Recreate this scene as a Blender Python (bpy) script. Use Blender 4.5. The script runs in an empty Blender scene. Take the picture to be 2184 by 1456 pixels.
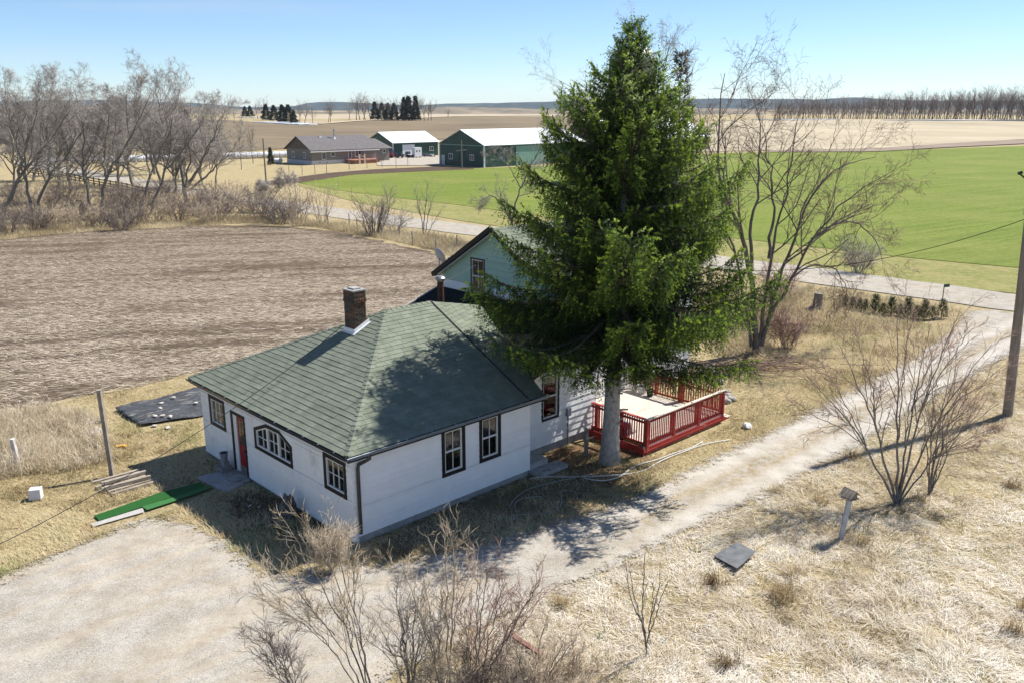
import bpy, bmesh, math, random
import numpy as np
from mathutils import Vector, Matrix, Euler
random.seed(7); rng = np.random.default_rng(7)
R = math.radians
scene = bpy.context.scene
COL = scene.collection
# ------------------------------------------------------------------ camera
F, HY, CX, CY, CAMH = 1850.0, 230.0, 1092.0, 728.0, 12.5
PITCH = math.atan2(CY - HY, F)
cam = bpy.data.cameras.new('camera'); camo = bpy.data.objects.new('camera', cam); COL.objects.link(camo)
cam.sensor_width = 36; cam.lens = 36 * F / 2184; cam.clip_end = 30000; cam.clip_start = .1
camo.location = (0, 0, CAMH); camo.rotation_euler = (R(90) - PITCH, 0, 0); scene.camera = camo
# ------------------------------------------------------------------ world, sun, exposure
SUN_AZ, SUN_EL = 31.5, 52.0
w = bpy.data.worlds.new('World'); scene.world = w; w.use_nodes = True
wn = w.node_tree.nodes; wl = w.node_tree.links
sky = wn.new('ShaderNodeTexSky'); sky.sky_type = 'NISHITA'; sky.sun_disc = False
sky.sun_elevation = R(SUN_EL); sky.sun_rotation = R(90 - SUN_AZ); sky.altitude = 300; sky.air_density = .8; sky.dust_density = 0; sky.ozone_density = 6
bg = wn['Background']; bg.inputs[1].default_value = .093
tc = wn.new('ShaderNodeTexCoord'); mp = wn.new('ShaderNodeMapping'); mp.inputs['Scale'].default_value = (1.6, 1.6, 13); mp.inputs['Rotation'].default_value = (.05, .06, .4); wl.new(tc.outputs['Generated'], mp.inputs[0])
cn = wn.new('ShaderNodeTexNoise'); cn.inputs['Scale'].default_value = 1.7; cn.inputs['Detail'].default_value = 7; cn.inputs['Roughness'].default_value = .6; cn.inputs['Distortion'].default_value = .6; wl.new(mp.outputs[0], cn.inputs['Vector'])
cr = wn.new('ShaderNodeValToRGB'); cr.color_ramp.elements[0].position = .52; cr.color_ramp.elements[1].position = .85; cr.color_ramp.elements[1].color = (.38, .38, .38, 1); wl.new(cn.outputs[0], cr.inputs[0])
cm_ = wn.new('ShaderNodeMix'); cm_.data_type = 'RGBA'; wl.new(cr.outputs[0], cm_.inputs[0]); wl.new(sky.outputs[0], cm_.inputs[6]); cm_.inputs[7].default_value = (5.0, 5.3, 5.6, 1); wl.new(cm_.outputs[2], bg.inputs[0])
sd = bpy.data.lights.new('sun', 'SUN'); sd.energy = 5.0; sd.angle = R(.53); sd.color = (1, .955, .88)
so = bpy.data.objects.new('sun', sd); COL.objects.link(so)
sv = Vector((math.cos(R(SUN_EL)) * math.cos(R(SUN_AZ)), math.cos(R(SUN_EL)) * math.sin(R(SUN_AZ)), math.sin(R(SUN_EL))))
so.rotation_euler = sv.to_track_quat('Z', 'Y').to_euler(); so.location = (0, 0, 60)
scene.view_settings.view_transform = 'Standard'; scene.view_settings.look = 'None'
scene.view_settings.exposure = 0.68; scene.view_settings.gamma = 1
# ------------------------------------------------------------------ pixel -> place
def ray(x, y):
    a = (x - CX) / F; b = (CY - y) / F
    return np.array([a, math.cos(PITCH) + b * math.sin(PITCH), -math.sin(PITCH) + b * math.cos(PITCH)])
def sstep(a, b, x):
    t = np.clip((x - a) / (b - a), 0, 1); return t * t * (3 - 2 * t)
def T(x, y):
    r = np.hypot(x, y)
    return 6.2 * sstep(225, 560, r) - 5.0 * sstep(620, 1200, r)
def G(x, y, z=0.0):
    r = ray(x, y); t = (z - CAMH) / r[2]; return np.array([t * r[0], t * r[1], z])
def GT(x, y):
    r = ray(x, y); lo = 5.0
    t = lo; step = 1.0
    while t < 4000:
        if CAMH + t * r[2] < T(t * r[0], t * r[1]): break
        t += step; step = max(1.0, t * .004)
    a, b = t - step, t
    for _ in range(30):
        m = (a + b) / 2
        if CAMH + m * r[2] < T(m * r[0], m * r[1]): b = m
        else: a = m
    return np.array([a * r[0], a * r[1], T(a * r[0], a * r[1])])
def at_y(x, y, Y):                      # point of a pixel's ray at forward distance Y
    r = ray(x, y); t = Y / r[1]; return np.array([t * r[0], Y, CAMH + t * r[2]])
O = G(758, 1160); TH = R(43.8)
EU = np.array([math.cos(TH), math.sin(TH), 0]); EV = np.array([-math.sin(TH), math.cos(TH), 0])
def W(u, v, z=0.0): return O + u * EU + v * EV + np.array([0, 0, z])
def UV(p): d = np.asarray(p) - O; return d @ EU, d @ EV
# ------------------------------------------------------------------ materials
def lin(*c):
    if len(c) == 1: c = c[0]
    return tuple((v / 255 / 12.92 if v / 255 <= .04045 else ((v / 255 + .055) / 1.055) ** 2.4) for v in c) + (1,)
MATS = {}
class NB:
    def __init__(s, name):
        s.m = bpy.data.materials.new(name); s.m.use_nodes = True; s.t = s.m.node_tree
        s.b = s.t.nodes['Principled BSDF']; s.out = s.t.nodes['Material Output']
        s.geo = s.n('ShaderNodeNewGeometry'); s.pos = s.geo.outputs['Position']
    def n(s, typ, **kw):
        x = s.t.nodes.new(typ)
        for k, v in kw.items(): setattr(x, k, v)
        return x
    def l(s, a, b): s.t.links.new(a, b)
    def put(s, sock, v):
        if isinstance(v, bpy.types.NodeSocket): s.l(v, sock)
        else: sock.default_value = (tuple(v) + (1,)) if hasattr(v, '__len__') and len(v) == 3 and sock.type == 'RGBA' else v
    def map(s, vec, scale=(1, 1, 1), rot=(0, 0, 0)):
        r = s.n('ShaderNodeMapping'); s.l(vec, r.inputs[0]); r.inputs['Rotation'].default_value = rot
        r2 = s.n('ShaderNodeMapping'); s.l(r.outputs[0], r2.inputs[0]); r2.inputs['Scale'].default_value = scale; return r2.outputs[0]
    def noise(s, vec, scale, detail=5, rough=.55, dist=0):
        x = s.n('ShaderNodeTexNoise'); s.l(vec, x.inputs['Vector']); x.inputs['Scale'].default_value = scale
        x.inputs['Detail'].default_value = detail; x.inputs['Roughness'].default_value = rough; x.inputs['Distortion'].default_value = dist
        return x.outputs[0]
    def ramp(s, fac, stops, interp='LINEAR'):
        x = s.n('ShaderNodeValToRGB'); s.l(fac, x.inputs[0]); x.color_ramp.interpolation = interp
        e = x.color_ramp.elements
        while len(e) < len(stops): e.new(.5)
        for q, (p, c) in zip(e, stops): q.position = p; q.color = tuple(c)[:3] + (1,)
        return x.outputs[0]
    def mix(s, f, a, b, mode='MIX'):
        x = s.n('ShaderNodeMix', data_type='RGBA', blend_type=mode)
        s.put(x.inputs[0], f); s.put(x.inputs[6], a); s.put(x.inputs[7], b); return x.outputs[2]
    def math(s, op, a, b=0.0, clamp=False):
        x = s.n('ShaderNodeMath', operation=op, use_clamp=clamp); s.put(x.inputs[0], a); s.put(x.inputs[1], b); return x.outputs[0]
    def bump(s, h, strength, dist=.02):
        x = s.n('ShaderNodeBump'); s.l(h, x.inputs['Height']); x.inputs['Strength'].default_value = strength; x.inputs['Distance'].default_value = dist
        s.l(x.outputs[0], s.b.inputs['Normal'])
    def rnd(s): return s.n('ShaderNodeObjectInfo').outputs['Random']
    def done(s, col, rough=.85, spec=.25, metal=0):
        s.put(s.b.inputs['Base Color'], col); s.put(s.b.inputs['Roughness'], rough)
        s.b.inputs['Specular IOR Level'].default_value = spec; s.b.inputs['Metallic'].default_value = metal; return s.m
def mat(name, a, b=None, scale=6, rough=.85, bump=0, bscale=40, stretch=(1, 1, 1), rot=(0, 0, 0), lo=.35, hi=.65, spec=.25, metal=0, rnd=0, c=None, cs=1.2, clo=.55, chi=.7, bd=.01):
    """two-tone noise material; c = a third colour in larger patches"""
    if name in MATS: return MATS[name]
    k = NB(name); v = k.map(k.pos, stretch, rot)
    col = k.ramp(k.noise(v, scale, 6, .6), [(lo, a), (hi, b or a)])
    if c is not None: col = k.mix(k.ramp(k.noise(v, cs, 5, .6), [(clo, (0, 0, 0)), (chi, (1, 1, 1))]), col, c)
    if rnd:
        f = k.math('ADD', k.math('MULTIPLY', k.rnd(), 2 * rnd), 1 - rnd)
        h = k.n('ShaderNodeHueSaturation'); k.l(f, h.inputs['Value']); k.l(col, h.inputs['Color']); col = h.outputs[0]
    if bump: k.bump(k.noise(v, bscale, 4, .6), bump, bd)
    MATS[name] = k.done(col, rough, spec, metal); return MATS[name]
def glass_mat(name='window glass', tint=(.9, .95, .95), t=.75):
    if name in MATS: return MATS[name]
    k = NB(name); tr = k.n('ShaderNodeBsdfTransparent'); tr.inputs[0].default_value = (*tint, 1)
    gl = k.n('ShaderNodeBsdfGlossy'); gl.inputs['Roughness'].default_value = .03
    fr = k.n('ShaderNodeFresnel'); fr.inputs[0].default_value = 1.5
    f = k.math('ADD', k.math('MULTIPLY', fr.outputs[0], 1.3), .04, True)
    mx = k.n('ShaderNodeMixShader'); k.l(f, mx.inputs[0]); k.l(tr.outputs[0], mx.inputs[1]); k.l(gl.outputs[0], mx.inputs[2])
    k.l(mx.outputs[0], k.out.inputs[0]); MATS[name] = k.m; return k.m
# ------------------------------------------------------------------ meshes
class MB:
    def __init__(s): s.v = []; s.f = []; s.a = []
    def add(s, vs, fs):
        o = len(s.v); s.v += [tuple(map(float, p)) for p in vs]; s.f += [tuple(i + o for i in f) for f in fs]; return s
    def box(s, c, size, rz=0.0, rx=0.0, ry=0.0):
        h = [q / 2 for q in size]; M = Matrix.Translation(c) @ Euler((rx, ry, rz)).to_matrix().to_4x4()
        return s.hexa([M @ Vector((x * h[0], y * h[1], z * h[2])) for z in (-1, 1) for x, y in ((-1, -1), (1, -1), (1, 1), (-1, 1))])
    def bb(s, x0, x1, y0, y1, z0, z1):
        return s.hexa([(x, y, z) for z in (z0, z1) for x, y in ((x0, y0), (x1, y0), (x1, y1), (x0, y1))])
    def hexa(s, p): return s.add(p, [(0, 3, 2, 1), (4, 5, 6, 7), (0, 1, 5, 4), (1, 2, 6, 5), (2, 3, 7, 6), (3, 0, 4, 7)])
    def bar(s, a, b, w, h, up=(0, 0, 1)):
        a = Vector(a); b = Vector(b); d = (b - a).normalized(); up = Vector(up)
        if abs(d.dot(up)) > .98: up = Vector((0, 1, 0))
        r = d.cross(up).normalized() * w / 2; u = r.cross(d).normalized() * h / 2
        return s.hexa([a - r - u, a + r - u, b + r - u, b - r - u, a - r + u, a + r + u, b + r + u, b - r + u])
    def prism(s, poly, z0, z1):
        n = len(poly)
        return s.add([(x, y, z0) for x, y in poly] + [(x, y, z1) for x, y in poly], [tuple(range(n))[::-1], tuple(range(n, 2 * n))] + [(i, (i + 1) % n, n + (i + 1) % n, n + i) for i in range(n)])
    def extr(s, poly3, off):
        n = len(poly3); off = Vector(off); p = [Vector(q) for q in poly3]
        return s.add([*p, *[q + off for q in p]], [tuple(range(n)), tuple(range(n, 2 * n))[::-1]] + [(i, n + i, n + (i + 1) % n, (i + 1) % n) for i in range(n)])
    def tube(s, pts, rad, n=6, cap=True):
        pts = [Vector(p) for p in pts]; k = len(pts)
        if not hasattr(rad, '__len__'): rad = [rad] * k
        o = len(s.v); ref = None
        for i, p in enumerate(pts):
            d = (pts[min(i + 1, k - 1)] - pts[max(i - 1, 0)])
            d = d.normalized() if d.length > 1e-9 else Vector((0, 0, 1))
            if ref is None: ref = Vector((1, 0, 0)) if abs(d.x) < .8 else Vector((0, 1, 0))
            x = (ref - d * ref.dot(d)).normalized(); y = d.cross(x); ref = x
            for j in range(n):
                a = 2 * math.pi * j / n; q = p + (x * math.cos(a) + y * math.sin(a)) * rad[i]; s.v.append((q.x, q.y, q.z))
        for i in range(k - 1):
            for j in range(n):
                s.f.append((o + i * n + j, o + i * n + (j + 1) % n, o + (i + 1) * n + (j + 1) % n, o + (i + 1) * n + j))
        if cap: s.f.append(tuple(o + j for j in range(n))[::-1]); s.f.append(tuple(o + (k - 1) * n + j for j in range(n)))
        return s
    def lathe(s, prof, n=16, c=(0, 0, 0)):
        o = len(s.v)
        for r, z in prof:
            for j in range(n): a = 2 * math.pi * j / n; s.v.append((c[0] + r * math.cos(a), c[1] + r * math.sin(a), c[2] + z))
        for i in range(len(prof) - 1):
            for j in range(n): s.f.append((o + i * n + j, o + i * n + (j + 1) % n, o + (i + 1) * n + (j + 1) % n, o + (i + 1) * n + j))
        s.f.append(tuple(o + j for j in range(n))[::-1]); s.f.append(tuple(o + (len(prof) - 1) * n + j for j in range(n)))
        return s
    def mesh(s, name, m=None, smooth=False):
        me = bpy.data.meshes.new(name); me.from_pydata(s.v, [], s.f)
        if m: me.materials.append(m)
        if smooth: me.polygons.foreach_set('use_smooth', [True] * len(me.polygons))
        me.update(); return me
    def build(s, name, m=None, parent=None, smooth=False, **props):
        return mobj(name, s.mesh(name, m, smooth), parent, **props)
def mobj(name, me, parent=None, **props):
    o = bpy.data.objects.new(name, me); COL.objects.link(o)
    if parent: o.parent = parent
    for k, v in props.items(): o[k] = v
    return o
def tag(o, label, cat, group=None):
    o['label'] = label; o['category'] = cat
    if group: o['group'] = group
    return o
def empty(name, loc=(0, 0, 0), rz=0.0, label=None, cat=None, group=None):
    o = bpy.data.objects.new(name, None); o.empty_display_size = .2; COL.objects.link(o); o.location = loc; o.rotation_euler = (0, 0, rz)
    if label: tag(o, label, cat, group)
    return o
def copy_tree(o, parent=None):
    c = o.copy(); COL.objects.link(c); c.parent = parent
    for ch in list(o.children): copy_tree(ch, c)
    return c
def npmesh(name, verts, faces_flat, nper, m, smooth=False, attr=None):
    """fast mesh from numpy arrays; attr = per-vertex float attribute 'tone'"""
    me = bpy.data.meshes.new(name); nv = len(verts); nf = len(faces_flat) // nper
    me.vertices.add(nv); me.vertices.foreach_set('co', np.ascontiguousarray(verts, np.float32).ravel())
    me.loops.add(nf * nper); me.loops.foreach_set('vertex_index', np.ascontiguousarray(faces_flat, np.int32))
    me.polygons.add(nf); me.polygons.foreach_set('loop_start', np.arange(0, nf * nper, nper, dtype=np.int32))
    if m: me.materials.append(m)
    if attr is not None:
        at = me.attributes.new('tone', 'FLOAT', 'POINT'); at.data.foreach_set('value', np.ascontiguousarray(attr, np.float32))
    me.update(calc_edges=True); me.validate()
    if smooth: me.polygons.foreach_set('use_smooth', [True] * nf)
    return me
def vnoise(x, y, s=1.0, seed=0):
    """smooth value noise, numpy"""
    x = np.asarray(x, float) * s + seed * 17.3; y = np.asarray(y, float) * s + seed * 9.1
    xi = np.floor(x); yi = np.floor(y); fx = x - xi; fy = y - yi
    fx = fx * fx * (3 - 2 * fx); fy = fy * fy * (3 - 2 * fy)
    def h(a, b): q = np.sin(a * 127.1 + b * 311.7) * 43758.5453; return q - np.floor(q)
    return (h(xi, yi) * (1 - fx) + h(xi + 1, yi) * fx) * (1 - fy) + (h(xi, yi + 1) * (1 - fx) + h(xi + 1, yi + 1) * fx) * fy
# ================================================================== ground and fields
def ground_mat():
    k = NB('dry spring grass ground'); p = k.pos
    a = k.ramp(k.noise(p, 9, 8, .72), [(.30, (.10, .072, .040)), (.43, (.30, .23, .125)), (.57, (.48, .39, .23)), (.72, (.62, .54, .37))])
    big = k.ramp(k.noise(p, .55, 5, .6), [(.38, (0, 0, 0)), (.66, (1, 1, 1))])
    grn = k.ramp(k.noise(p, 14, 6, .7), [(.3, (.085, .085, .035)), (.7, (.27, .26, .115))])
    col = k.mix(k.math('MULTIPLY', big, .35), a, grn)
    dirt = k.ramp(k.noise(p, .9, 6, .65), [(.60, (0, 0, 0)), (.72, (1, 1, 1))])
    col = k.mix(k.math('MULTIPLY', dirt, .6), col, (.20, .155, .105, 1))
    k.bump(k.noise(p, 22, 6, .75), .9, .05); return k.done(col, .95, .1)
def field_mat():
    k = NB('corn stubble field'); p = k.pos
    v = k.map(p, (.7, 4.6, 1), (0, 0, R(-12)))
    soil = k.ramp(k.noise(p, 1.3, 7, .7), [(.3, (.060, .042, .029)), (.7, (.165, .122, .084))])
    st = k.ramp(k.noise(v, 2.2, 9, .78), [(.49, (0, 0, 0)), (.62, (1, 1, 1))])
    lane = k.ramp(k.noise(k.map(p, (.05, .5, 1), (0, 0, R(-12))), 1.0, 4, .6), [(.36, (.06, .06, .06)), (.62, (1, 1, 1))])
    f = k.math('MULTIPLY', st, lane)
    straw = k.ramp(k.noise(p, 7, 4, .7), [(.3, (.32, .25, .17)), (.7, (.60, .51, .39))])
    col = k.mix(f, soil, straw); k.bump(k.noise(v, 3, 7, .75), 1.0, .12); return k.done(col, .95, .1)
def gravel_mat(name, tint, tracks, soft=False):
    k = NB(name); p = k.pos
    g = k.ramp(k.noise(p, 30, 8, .85), [(.36, (.17, .16, .145)), (.5, (.36, .345, .32)), (.62, (.56, .545, .515))])
    sand = k.ramp(k.noise(p, 5, 6, .7), [(.3, (.36, .31, .24)), (.7, (.50, .45, .37))])
    v = k.map(p, (.10, 1.5, 1) if tracks == 'u' else ((1.3, .12, 1) if tracks == 'v' else (.5, .5, 1)), (0, 0, -TH))
    f = k.ramp(k.noise(v, .9, 5, .6, .3), [(.42, (0, 0, 0)), (.62, (1, 1, 1))])
    col = k.mix(k.math('MULTIPLY', f, .6), g, sand)
    if soft:
        sp = k.n('ShaderNodeSeparateXYZ'); k.l(k.map(p, (1, 1, 1), (0, 0, -TH)), sp.inputs[0]); ou, ov_ = float(O @ EU), float(O @ EV)
        wob = k.math('MULTIPLY', k.math('SUBTRACT', k.noise(k.map(p, (.12, .12, 1)), 1.0, 3), .5), 1.6); vv = k.math('ADD', k.math('SUBTRACT', sp.outputs[1], ov_ - 5.1), wob); uu = k.math('SUBTRACT', sp.outputs[0], ou)
        on = k.ramp(k.math('MULTIPLY', uu, .05), [(.12, (0, 0, 0)), (.45, (1, 1, 1))]); tr_ = k.math('ABSOLUTE', k.math('SUBTRACT', k.math('ABSOLUTE', vv), .85))
        trk = k.math('MULTIPLY', on, k.ramp(tr_, [(.15, (1, 1, 1)), (.55, (0, 0, 0))])); col = k.mix(k.math('MULTIPLY', trk, .75), col, (.48, .46, .43, 1))
        md = k.math('MULTIPLY', on, k.math('MULTIPLY', k.ramp(k.math('ABSOLUTE', vv), [(.18, (1, 1, 1)), (.5, (0, 0, 0))]), k.ramp(k.noise(p, 3.2, 7, .75), [(.45, (0, 0, 0)), (.6, (1, 1, 1))]))); col = k.mix(k.math('MULTIPLY', md, .9), col, (.30, .245, .14, 1))
    gr = k.ramp(k.noise(v, 1.7, 6, .7), [(.64, (0, 0, 0)), (.74, (1, 1, 1))])
    gm = k.ramp(k.noise(p, 18, 5, .7), [(.4, (0, 0, 0)), (.55, (1, 1, 1))])
    col = k.mix(k.math('MULTIPLY', k.math('MULTIPLY', gr, gm), .75), col, (.26, .215, .12, 1))
    dk = k.ramp(k.noise(p, 1.1, 7, .7), [(.3, (.74, .70, .64)), (.62, (1.05, 1.05, 1.05))])
    col = k.mix(1.0, col, dk, 'MULTIPLY'); col = k.mix(1.0, col, tint, 'MULTIPLY')
    k.bump(k.noise(p, 45, 6, .8), .7, .02); k.done(col, .95, .12)
    if soft:
        a = k.n('ShaderNodeAttribute', attribute_name='tone'); nz = k.math('ADD', k.noise(p, 2.2, 7, .75), k.noise(p, 17, 5, .7))
        al = k.ramp(k.math('ADD', a.outputs['Fac'], k.math('MULTIPLY', k.math('SUBTRACT', nz, 1.0), 1.3)), [(.42, (0, 0, 0)), (.58, (1, 1, 1))])
        tr = k.n('ShaderNodeBsdfTransparent'); mx = k.n('ShaderNodeMixShader'); k.l(al, mx.inputs[0]); k.l(tr.outputs[0], mx.inputs[1]); k.l(k.b.outputs[0], mx.inputs[2]); k.l(mx.outputs[0], k.out.inputs[0])
    return k.m
def green_mat():
    k = NB('green winter crop'); p = k.pos
    v = k.map(p, (.02, .9, 1), (0, 0, R(-33)))
    a = k.ramp(k.noise(p, 1.6, 9, .8), [(.3, (.095, .135, .024)), (.5, (.160, .205, .040)), (.7, (.240, .275, .070))])
    b = k.ramp(k.noise(v, 1.0, 4, .6), [(.35, (.82, .86, .8)), (.65, (1.1, 1.07, 1.05))])
    col = k.mix(1.0, a, b, 'MULTIPLY')
    b2 = k.ramp(k.noise(k.map(p, (.06, 3.2, 1), (0, 0, R(-33))), 1.0, 5, .7), [(.35, (.86, .88, .82)), (.65, (1.08, 1.06, 1.05))]); col = k.mix(1.0, col, b2, 'MULTIPLY')
    y = k.ramp(k.noise(p, .06, 5, .65), [(.45, (0, 0, 0)), (.75, (1, 1, 1))])
    col = k.mix(k.math('MULTIPLY', y, .5), col, (.28, .26, .085, 1))
    k.bump(k.noise(p, 4, 8, .8), .8, .12); return k.done(col, .95, .1)
def far_field(name, c1, c2, rot, sc=.05):
    k = NB(name); p = k.pos; v = k.map(p, (.15, 2.5, 1), (0, 0, rot))
    a = k.ramp(k.noise(v, sc * 8, 8, .75), [(.32, c1), (.68, c2)])
    b = k.ramp(k.noise(p, sc, 6, .65), [(.3, (.8, .8, .8)), (.7, (1.15, 1.15, 1.15))])
    return k.done(k.mix(1.0, a, b, 'MULTIPLY'), .95, .1)
GROUND = ground_mat()
def gz(x, y):
    r = np.hypot(x, y); d = np.stack([x - O[0], y - O[1]], -1); v = d @ EV[:2]; u = d @ EU[:2]
    mk = sstep(-7.2, -9.0, v) * (1 - sstep(45, 70, r)) * sstep(5, 12, r) * (u < 44)
    return T(x, y) - mk * (.16 * vnoise(x, y, .8, 1) + .09 * vnoise(x, y, 2.1, 2))
def build_ground():
    az = np.radians(np.concatenate([np.arange(-180, -48, 4.0), np.arange(-48, 48, .6), np.arange(48, 180.1, 4.0)]))
    rr = [1.5]
    while rr[-1] < 7000: rr.append(rr[-1] * (1.024 if rr[-1] < 120 else 1.045))
    rr = np.array(rr); A, RR = np.meshgrid(az, rr); X = RR * np.sin(A); Y = RR * np.cos(A); Z = gz(X, Y) - .03
    n, mm = X.shape; V = np.stack([X, Y, Z], -1).reshape(-1, 3)
    i, j = np.meshgrid(np.arange(n - 1), np.arange(mm - 1), indexing='ij'); a = i * mm + j
    Fc = np.stack([a, a + 1, a + mm + 1, a + mm], -1).reshape(-1)
    mobj('ground', npmesh('ground', V, Fc, 4, GROUND, True), kind='structure')
build_ground()
def resample(pts, step, closed=False, jit=0.0, seed=1):
    pts = [np.asarray(p, float)[:2] for p in pts]; out = []
    seq = list(zip(pts, pts[1:] + ([pts[0]] if closed else []))) if closed else list(zip(pts[:-1], pts[1:]))
    for a, b in seq:
        L = np.linalg.norm(b - a); k = max(1, int(L / step)); nrm = np.array([-(b - a)[1], (b - a)[0]]) / max(L, 1e-6)
        for i in range(k):
            p = a + (b - a) * i / k; j = jit * (vnoise(p[0], p[1], 1.1, seed) + .6 * vnoise(p[0], p[1], 3.7, seed + 3) - .8)
            out.append(p + nrm * j * 2)
    if not closed: out.append(pts[-1])
    return out
def smooth(pts, it=2):
    pts = [np.asarray(p, float)[:2] for p in pts]
    for _ in range(it):
        q = []
        for i in range(len(pts)):
            a, b = pts[i], pts[(i + 1) % len(pts)]; q += [a * .75 + b * .25, a * .25 + b * .75]
        pts = q
    return pts
def sheet(name, pts, z, m, step=.4, jit=.12, sm=1, kind='structure'):
    ol = resample(smooth(pts, sm) if sm else pts, step, True, jit)
    bm = bmesh.new(); vs = [bm.verts.new((p[0], p[1], z)) for p in ol]
    f = bm.faces.new(vs); bm.normal_update()
    if f.normal.z < 0: f.normal_flip()
    bmesh.ops.triangulate(bm, faces=[f])
    me = bpy.data.meshes.new(name); bm.to_mesh(me); bm.free(); me.materials.append(m); return mobj(name, me, kind=kind)
gp = lambda L: [G(*q) for q in L]
# stubble field
sheet('stubble_field', gp([(-500, 1010), (-200, 935), (0, 882), (120, 850), (215, 836), (330, 815), (420, 790), (520, 768), (620, 745), (760, 700), (900, 650), (1000, 585), (960, 549), (900, 533), (800, 513), (700, 491), (620, 484), (500, 480), (400, 483), (330, 487), (250, 491), (180, 494), (100, 502), (0, 512), (-300, 535), (-500, 560)]), .0, field_mat(), 1.0, .5)
GRAV = gravel_mat('driveway gravel', (1.04, 1.01, .965, 1), 'u', True)
DRIVE_UP = [(2075, 655), (2052, 690), (1975, 750), (1880, 803), (1760, 865), (1640, 925), (1500, 988), (1400, 1045), (1310, 1078), (1200, 1112), (1080, 1150), (960, 1178), (840, 1208), (700, 1216), (600, 1228), (545, 1222), (500, 1172), (430, 1128), (360, 1108), (290, 1112), (200, 1150), (100, 1190), (0, 1238), (-120, 1300), (-400, 1420)]
DRIVE_LO = [(-400, 1900), (400, 1900), (690, 1560), (800, 1456), (900, 1400), (1020, 1335), (1145, 1280), (1242, 1238), (1372, 1177), (1514, 1111), (1640, 1050), (1740, 995), (1840, 943), (1926, 890), (2030, 825), (2133, 765), (2184, 738), (2300, 690)]
def soft_sheet(name, pts, z, m_, cell=.25, soft=.9):
    poly = np.array(smooth(pts, 1)); q = np.stack([(poly - O[:2]) @ EU[:2], (poly - O[:2]) @ EV[:2]], 1); lo, hi = q.min(0) - soft, q.max(0) + soft
    us, vs = np.arange(lo[0], hi[0], cell), np.arange(lo[1], hi[1], cell); U_, V_ = np.meshgrid(us, vs, indexing='ij'); x, y = U_.ravel(), V_.ravel(); d = np.full(len(x), 1e9); ins = np.zeros(len(x), bool)
    for i in range(len(q)):
        a, b = q[i - 1], q[i]; ab = b - a; t = np.clip(((x - a[0]) * ab[0] + (y - a[1]) * ab[1]) / (ab @ ab + 1e-12), 0, 1); d = np.minimum(d, np.hypot(x - a[0] - t * ab[0], y - a[1] - t * ab[1]))
        c = ((a[1] > y) != (b[1] > y)); ins ^= c & (x < (b[0] - a[0]) * (y - a[1]) / (b[1] - a[1] + 1e-12) + a[0])
    s = np.where(ins, d, -d); tone = np.clip(.5 + s / soft * .5, 0, 1.6).reshape(U_.shape); keep = (s > -soft).reshape(U_.shape)
    K = keep[:-1, :-1] & keep[1:, :-1] & keep[:-1, 1:] & keep[1:, 1:]; i, j = np.nonzero(K); n = U_.shape[1]; a = i * n + j
    Fc = np.stack([a, a + n, a + n + 1, a + 1], 1).reshape(-1); X = O[0] + x * EU[0] + y * EV[0]; Y = O[1] + x * EU[1] + y * EV[1]
    used = np.unique(Fc); rm = np.full(len(x), -1); rm[used] = np.arange(len(used))
    return mobj(name, npmesh(name, np.stack([X, Y, np.full(len(X), z)], 1)[used], rm[Fc], 4, m_, attr=tone.ravel()[used]), kind='structure')
soft_sheet('driveway', gp(DRIVE_UP + DRIVE_LO), .012, GRAV)
def soil_mat(name, a, b):
    k = NB(name); p = k.pos; col = k.ramp(k.noise(p, 11, 8, .75), [(.32, a), (.68, b)]); k.bump(k.noise(p, 20, 6, .75), .9, .04); k.done(col, .95, .1)
    at_ = k.n('ShaderNodeAttribute', attribute_name='tone'); nz = k.math('ADD', k.noise(p, 2.2, 7, .75), k.noise(p, 17, 5, .7)); al = k.ramp(k.math('ADD', at_.outputs['Fac'], k.math('MULTIPLY', k.math('SUBTRACT', nz, 1.0), 1.5)), [(.45, (0, 0, 0)), (.65, (1, 1, 1))])
    tr = k.n('ShaderNodeBsdfTransparent'); mx = k.n('ShaderNodeMixShader'); k.l(al, mx.inputs[0]); k.l(tr.outputs[0], mx.inputs[1]); k.l(k.b.outputs[0], mx.inputs[2]); k.l(mx.outputs[0], k.out.inputs[0]); return k.m
soft_sheet('bare_soil', [W(-.02, .2), W(-.02, 5.9), W(-1.2, 5.7), W(-1.7, 4.2), W(-1.4, 2.0), W(-.9, .4)], .006, soil_mat('dark bare soil', (.045, .032, .022), (.13, .095, .065)), .15, .6)
sp_ = G(1300, 985); soft_sheet('needle_litter', [np.array([sp_[0] + 2.3 * math.cos(a) - .3, sp_[1] + 1.9 * math.sin(a)]) for a in np.linspace(0, 6.0, 14)], .006, soil_mat('brown needle litter', (.10, .060, .034), (.24, .155, .085)), .2, 1.1)
soft_sheet('worn_grass', [W(1, -.1), W(7.2, -.1), W(9, -.9), W(11, -2.2), W(8.5, -2.6), W(5, -2.4), W(2, -2.0), W(0, -1.5)], .003, soil_mat('worn grass soil', (.09, .068, .042), (.22, .17, .105)), .2, 1.2)
ROADV = [-80, -4, 10, 28, 47, 69, 90, 110, 150, 195, 230]; ROADN = [51.5, 47.4, 46.9, 46.0, 44.8, 43.0, 42.4, 42.4, 43.4, 45, 46]
def road_edge(off, st=1.0, seed=0):
    vv = np.arange(-80, 230, st); uu = np.interp(vv, ROADV, ROADN) + off + .5 * (vnoise(vv, vv * 0, .5, seed) - .5)
    return [W(a, b) for a, b in zip(uu, vv)]
rn, rf = road_edge(0, 1, 3), road_edge(6.0, 1, 5)
m = MB(); m.add([(*p[:2], .02) for p in rn] + [(*p[:2], .02) for p in rf], [(i, i + 1, len(rn) + i + 1, len(rn) + i)[::-1] for i in range(len(rn) - 1)])
m.build('gravel_road', gravel_mat('road gravel', (1.0, .975, .93, 1), 'v'), kind='structure')
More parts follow.
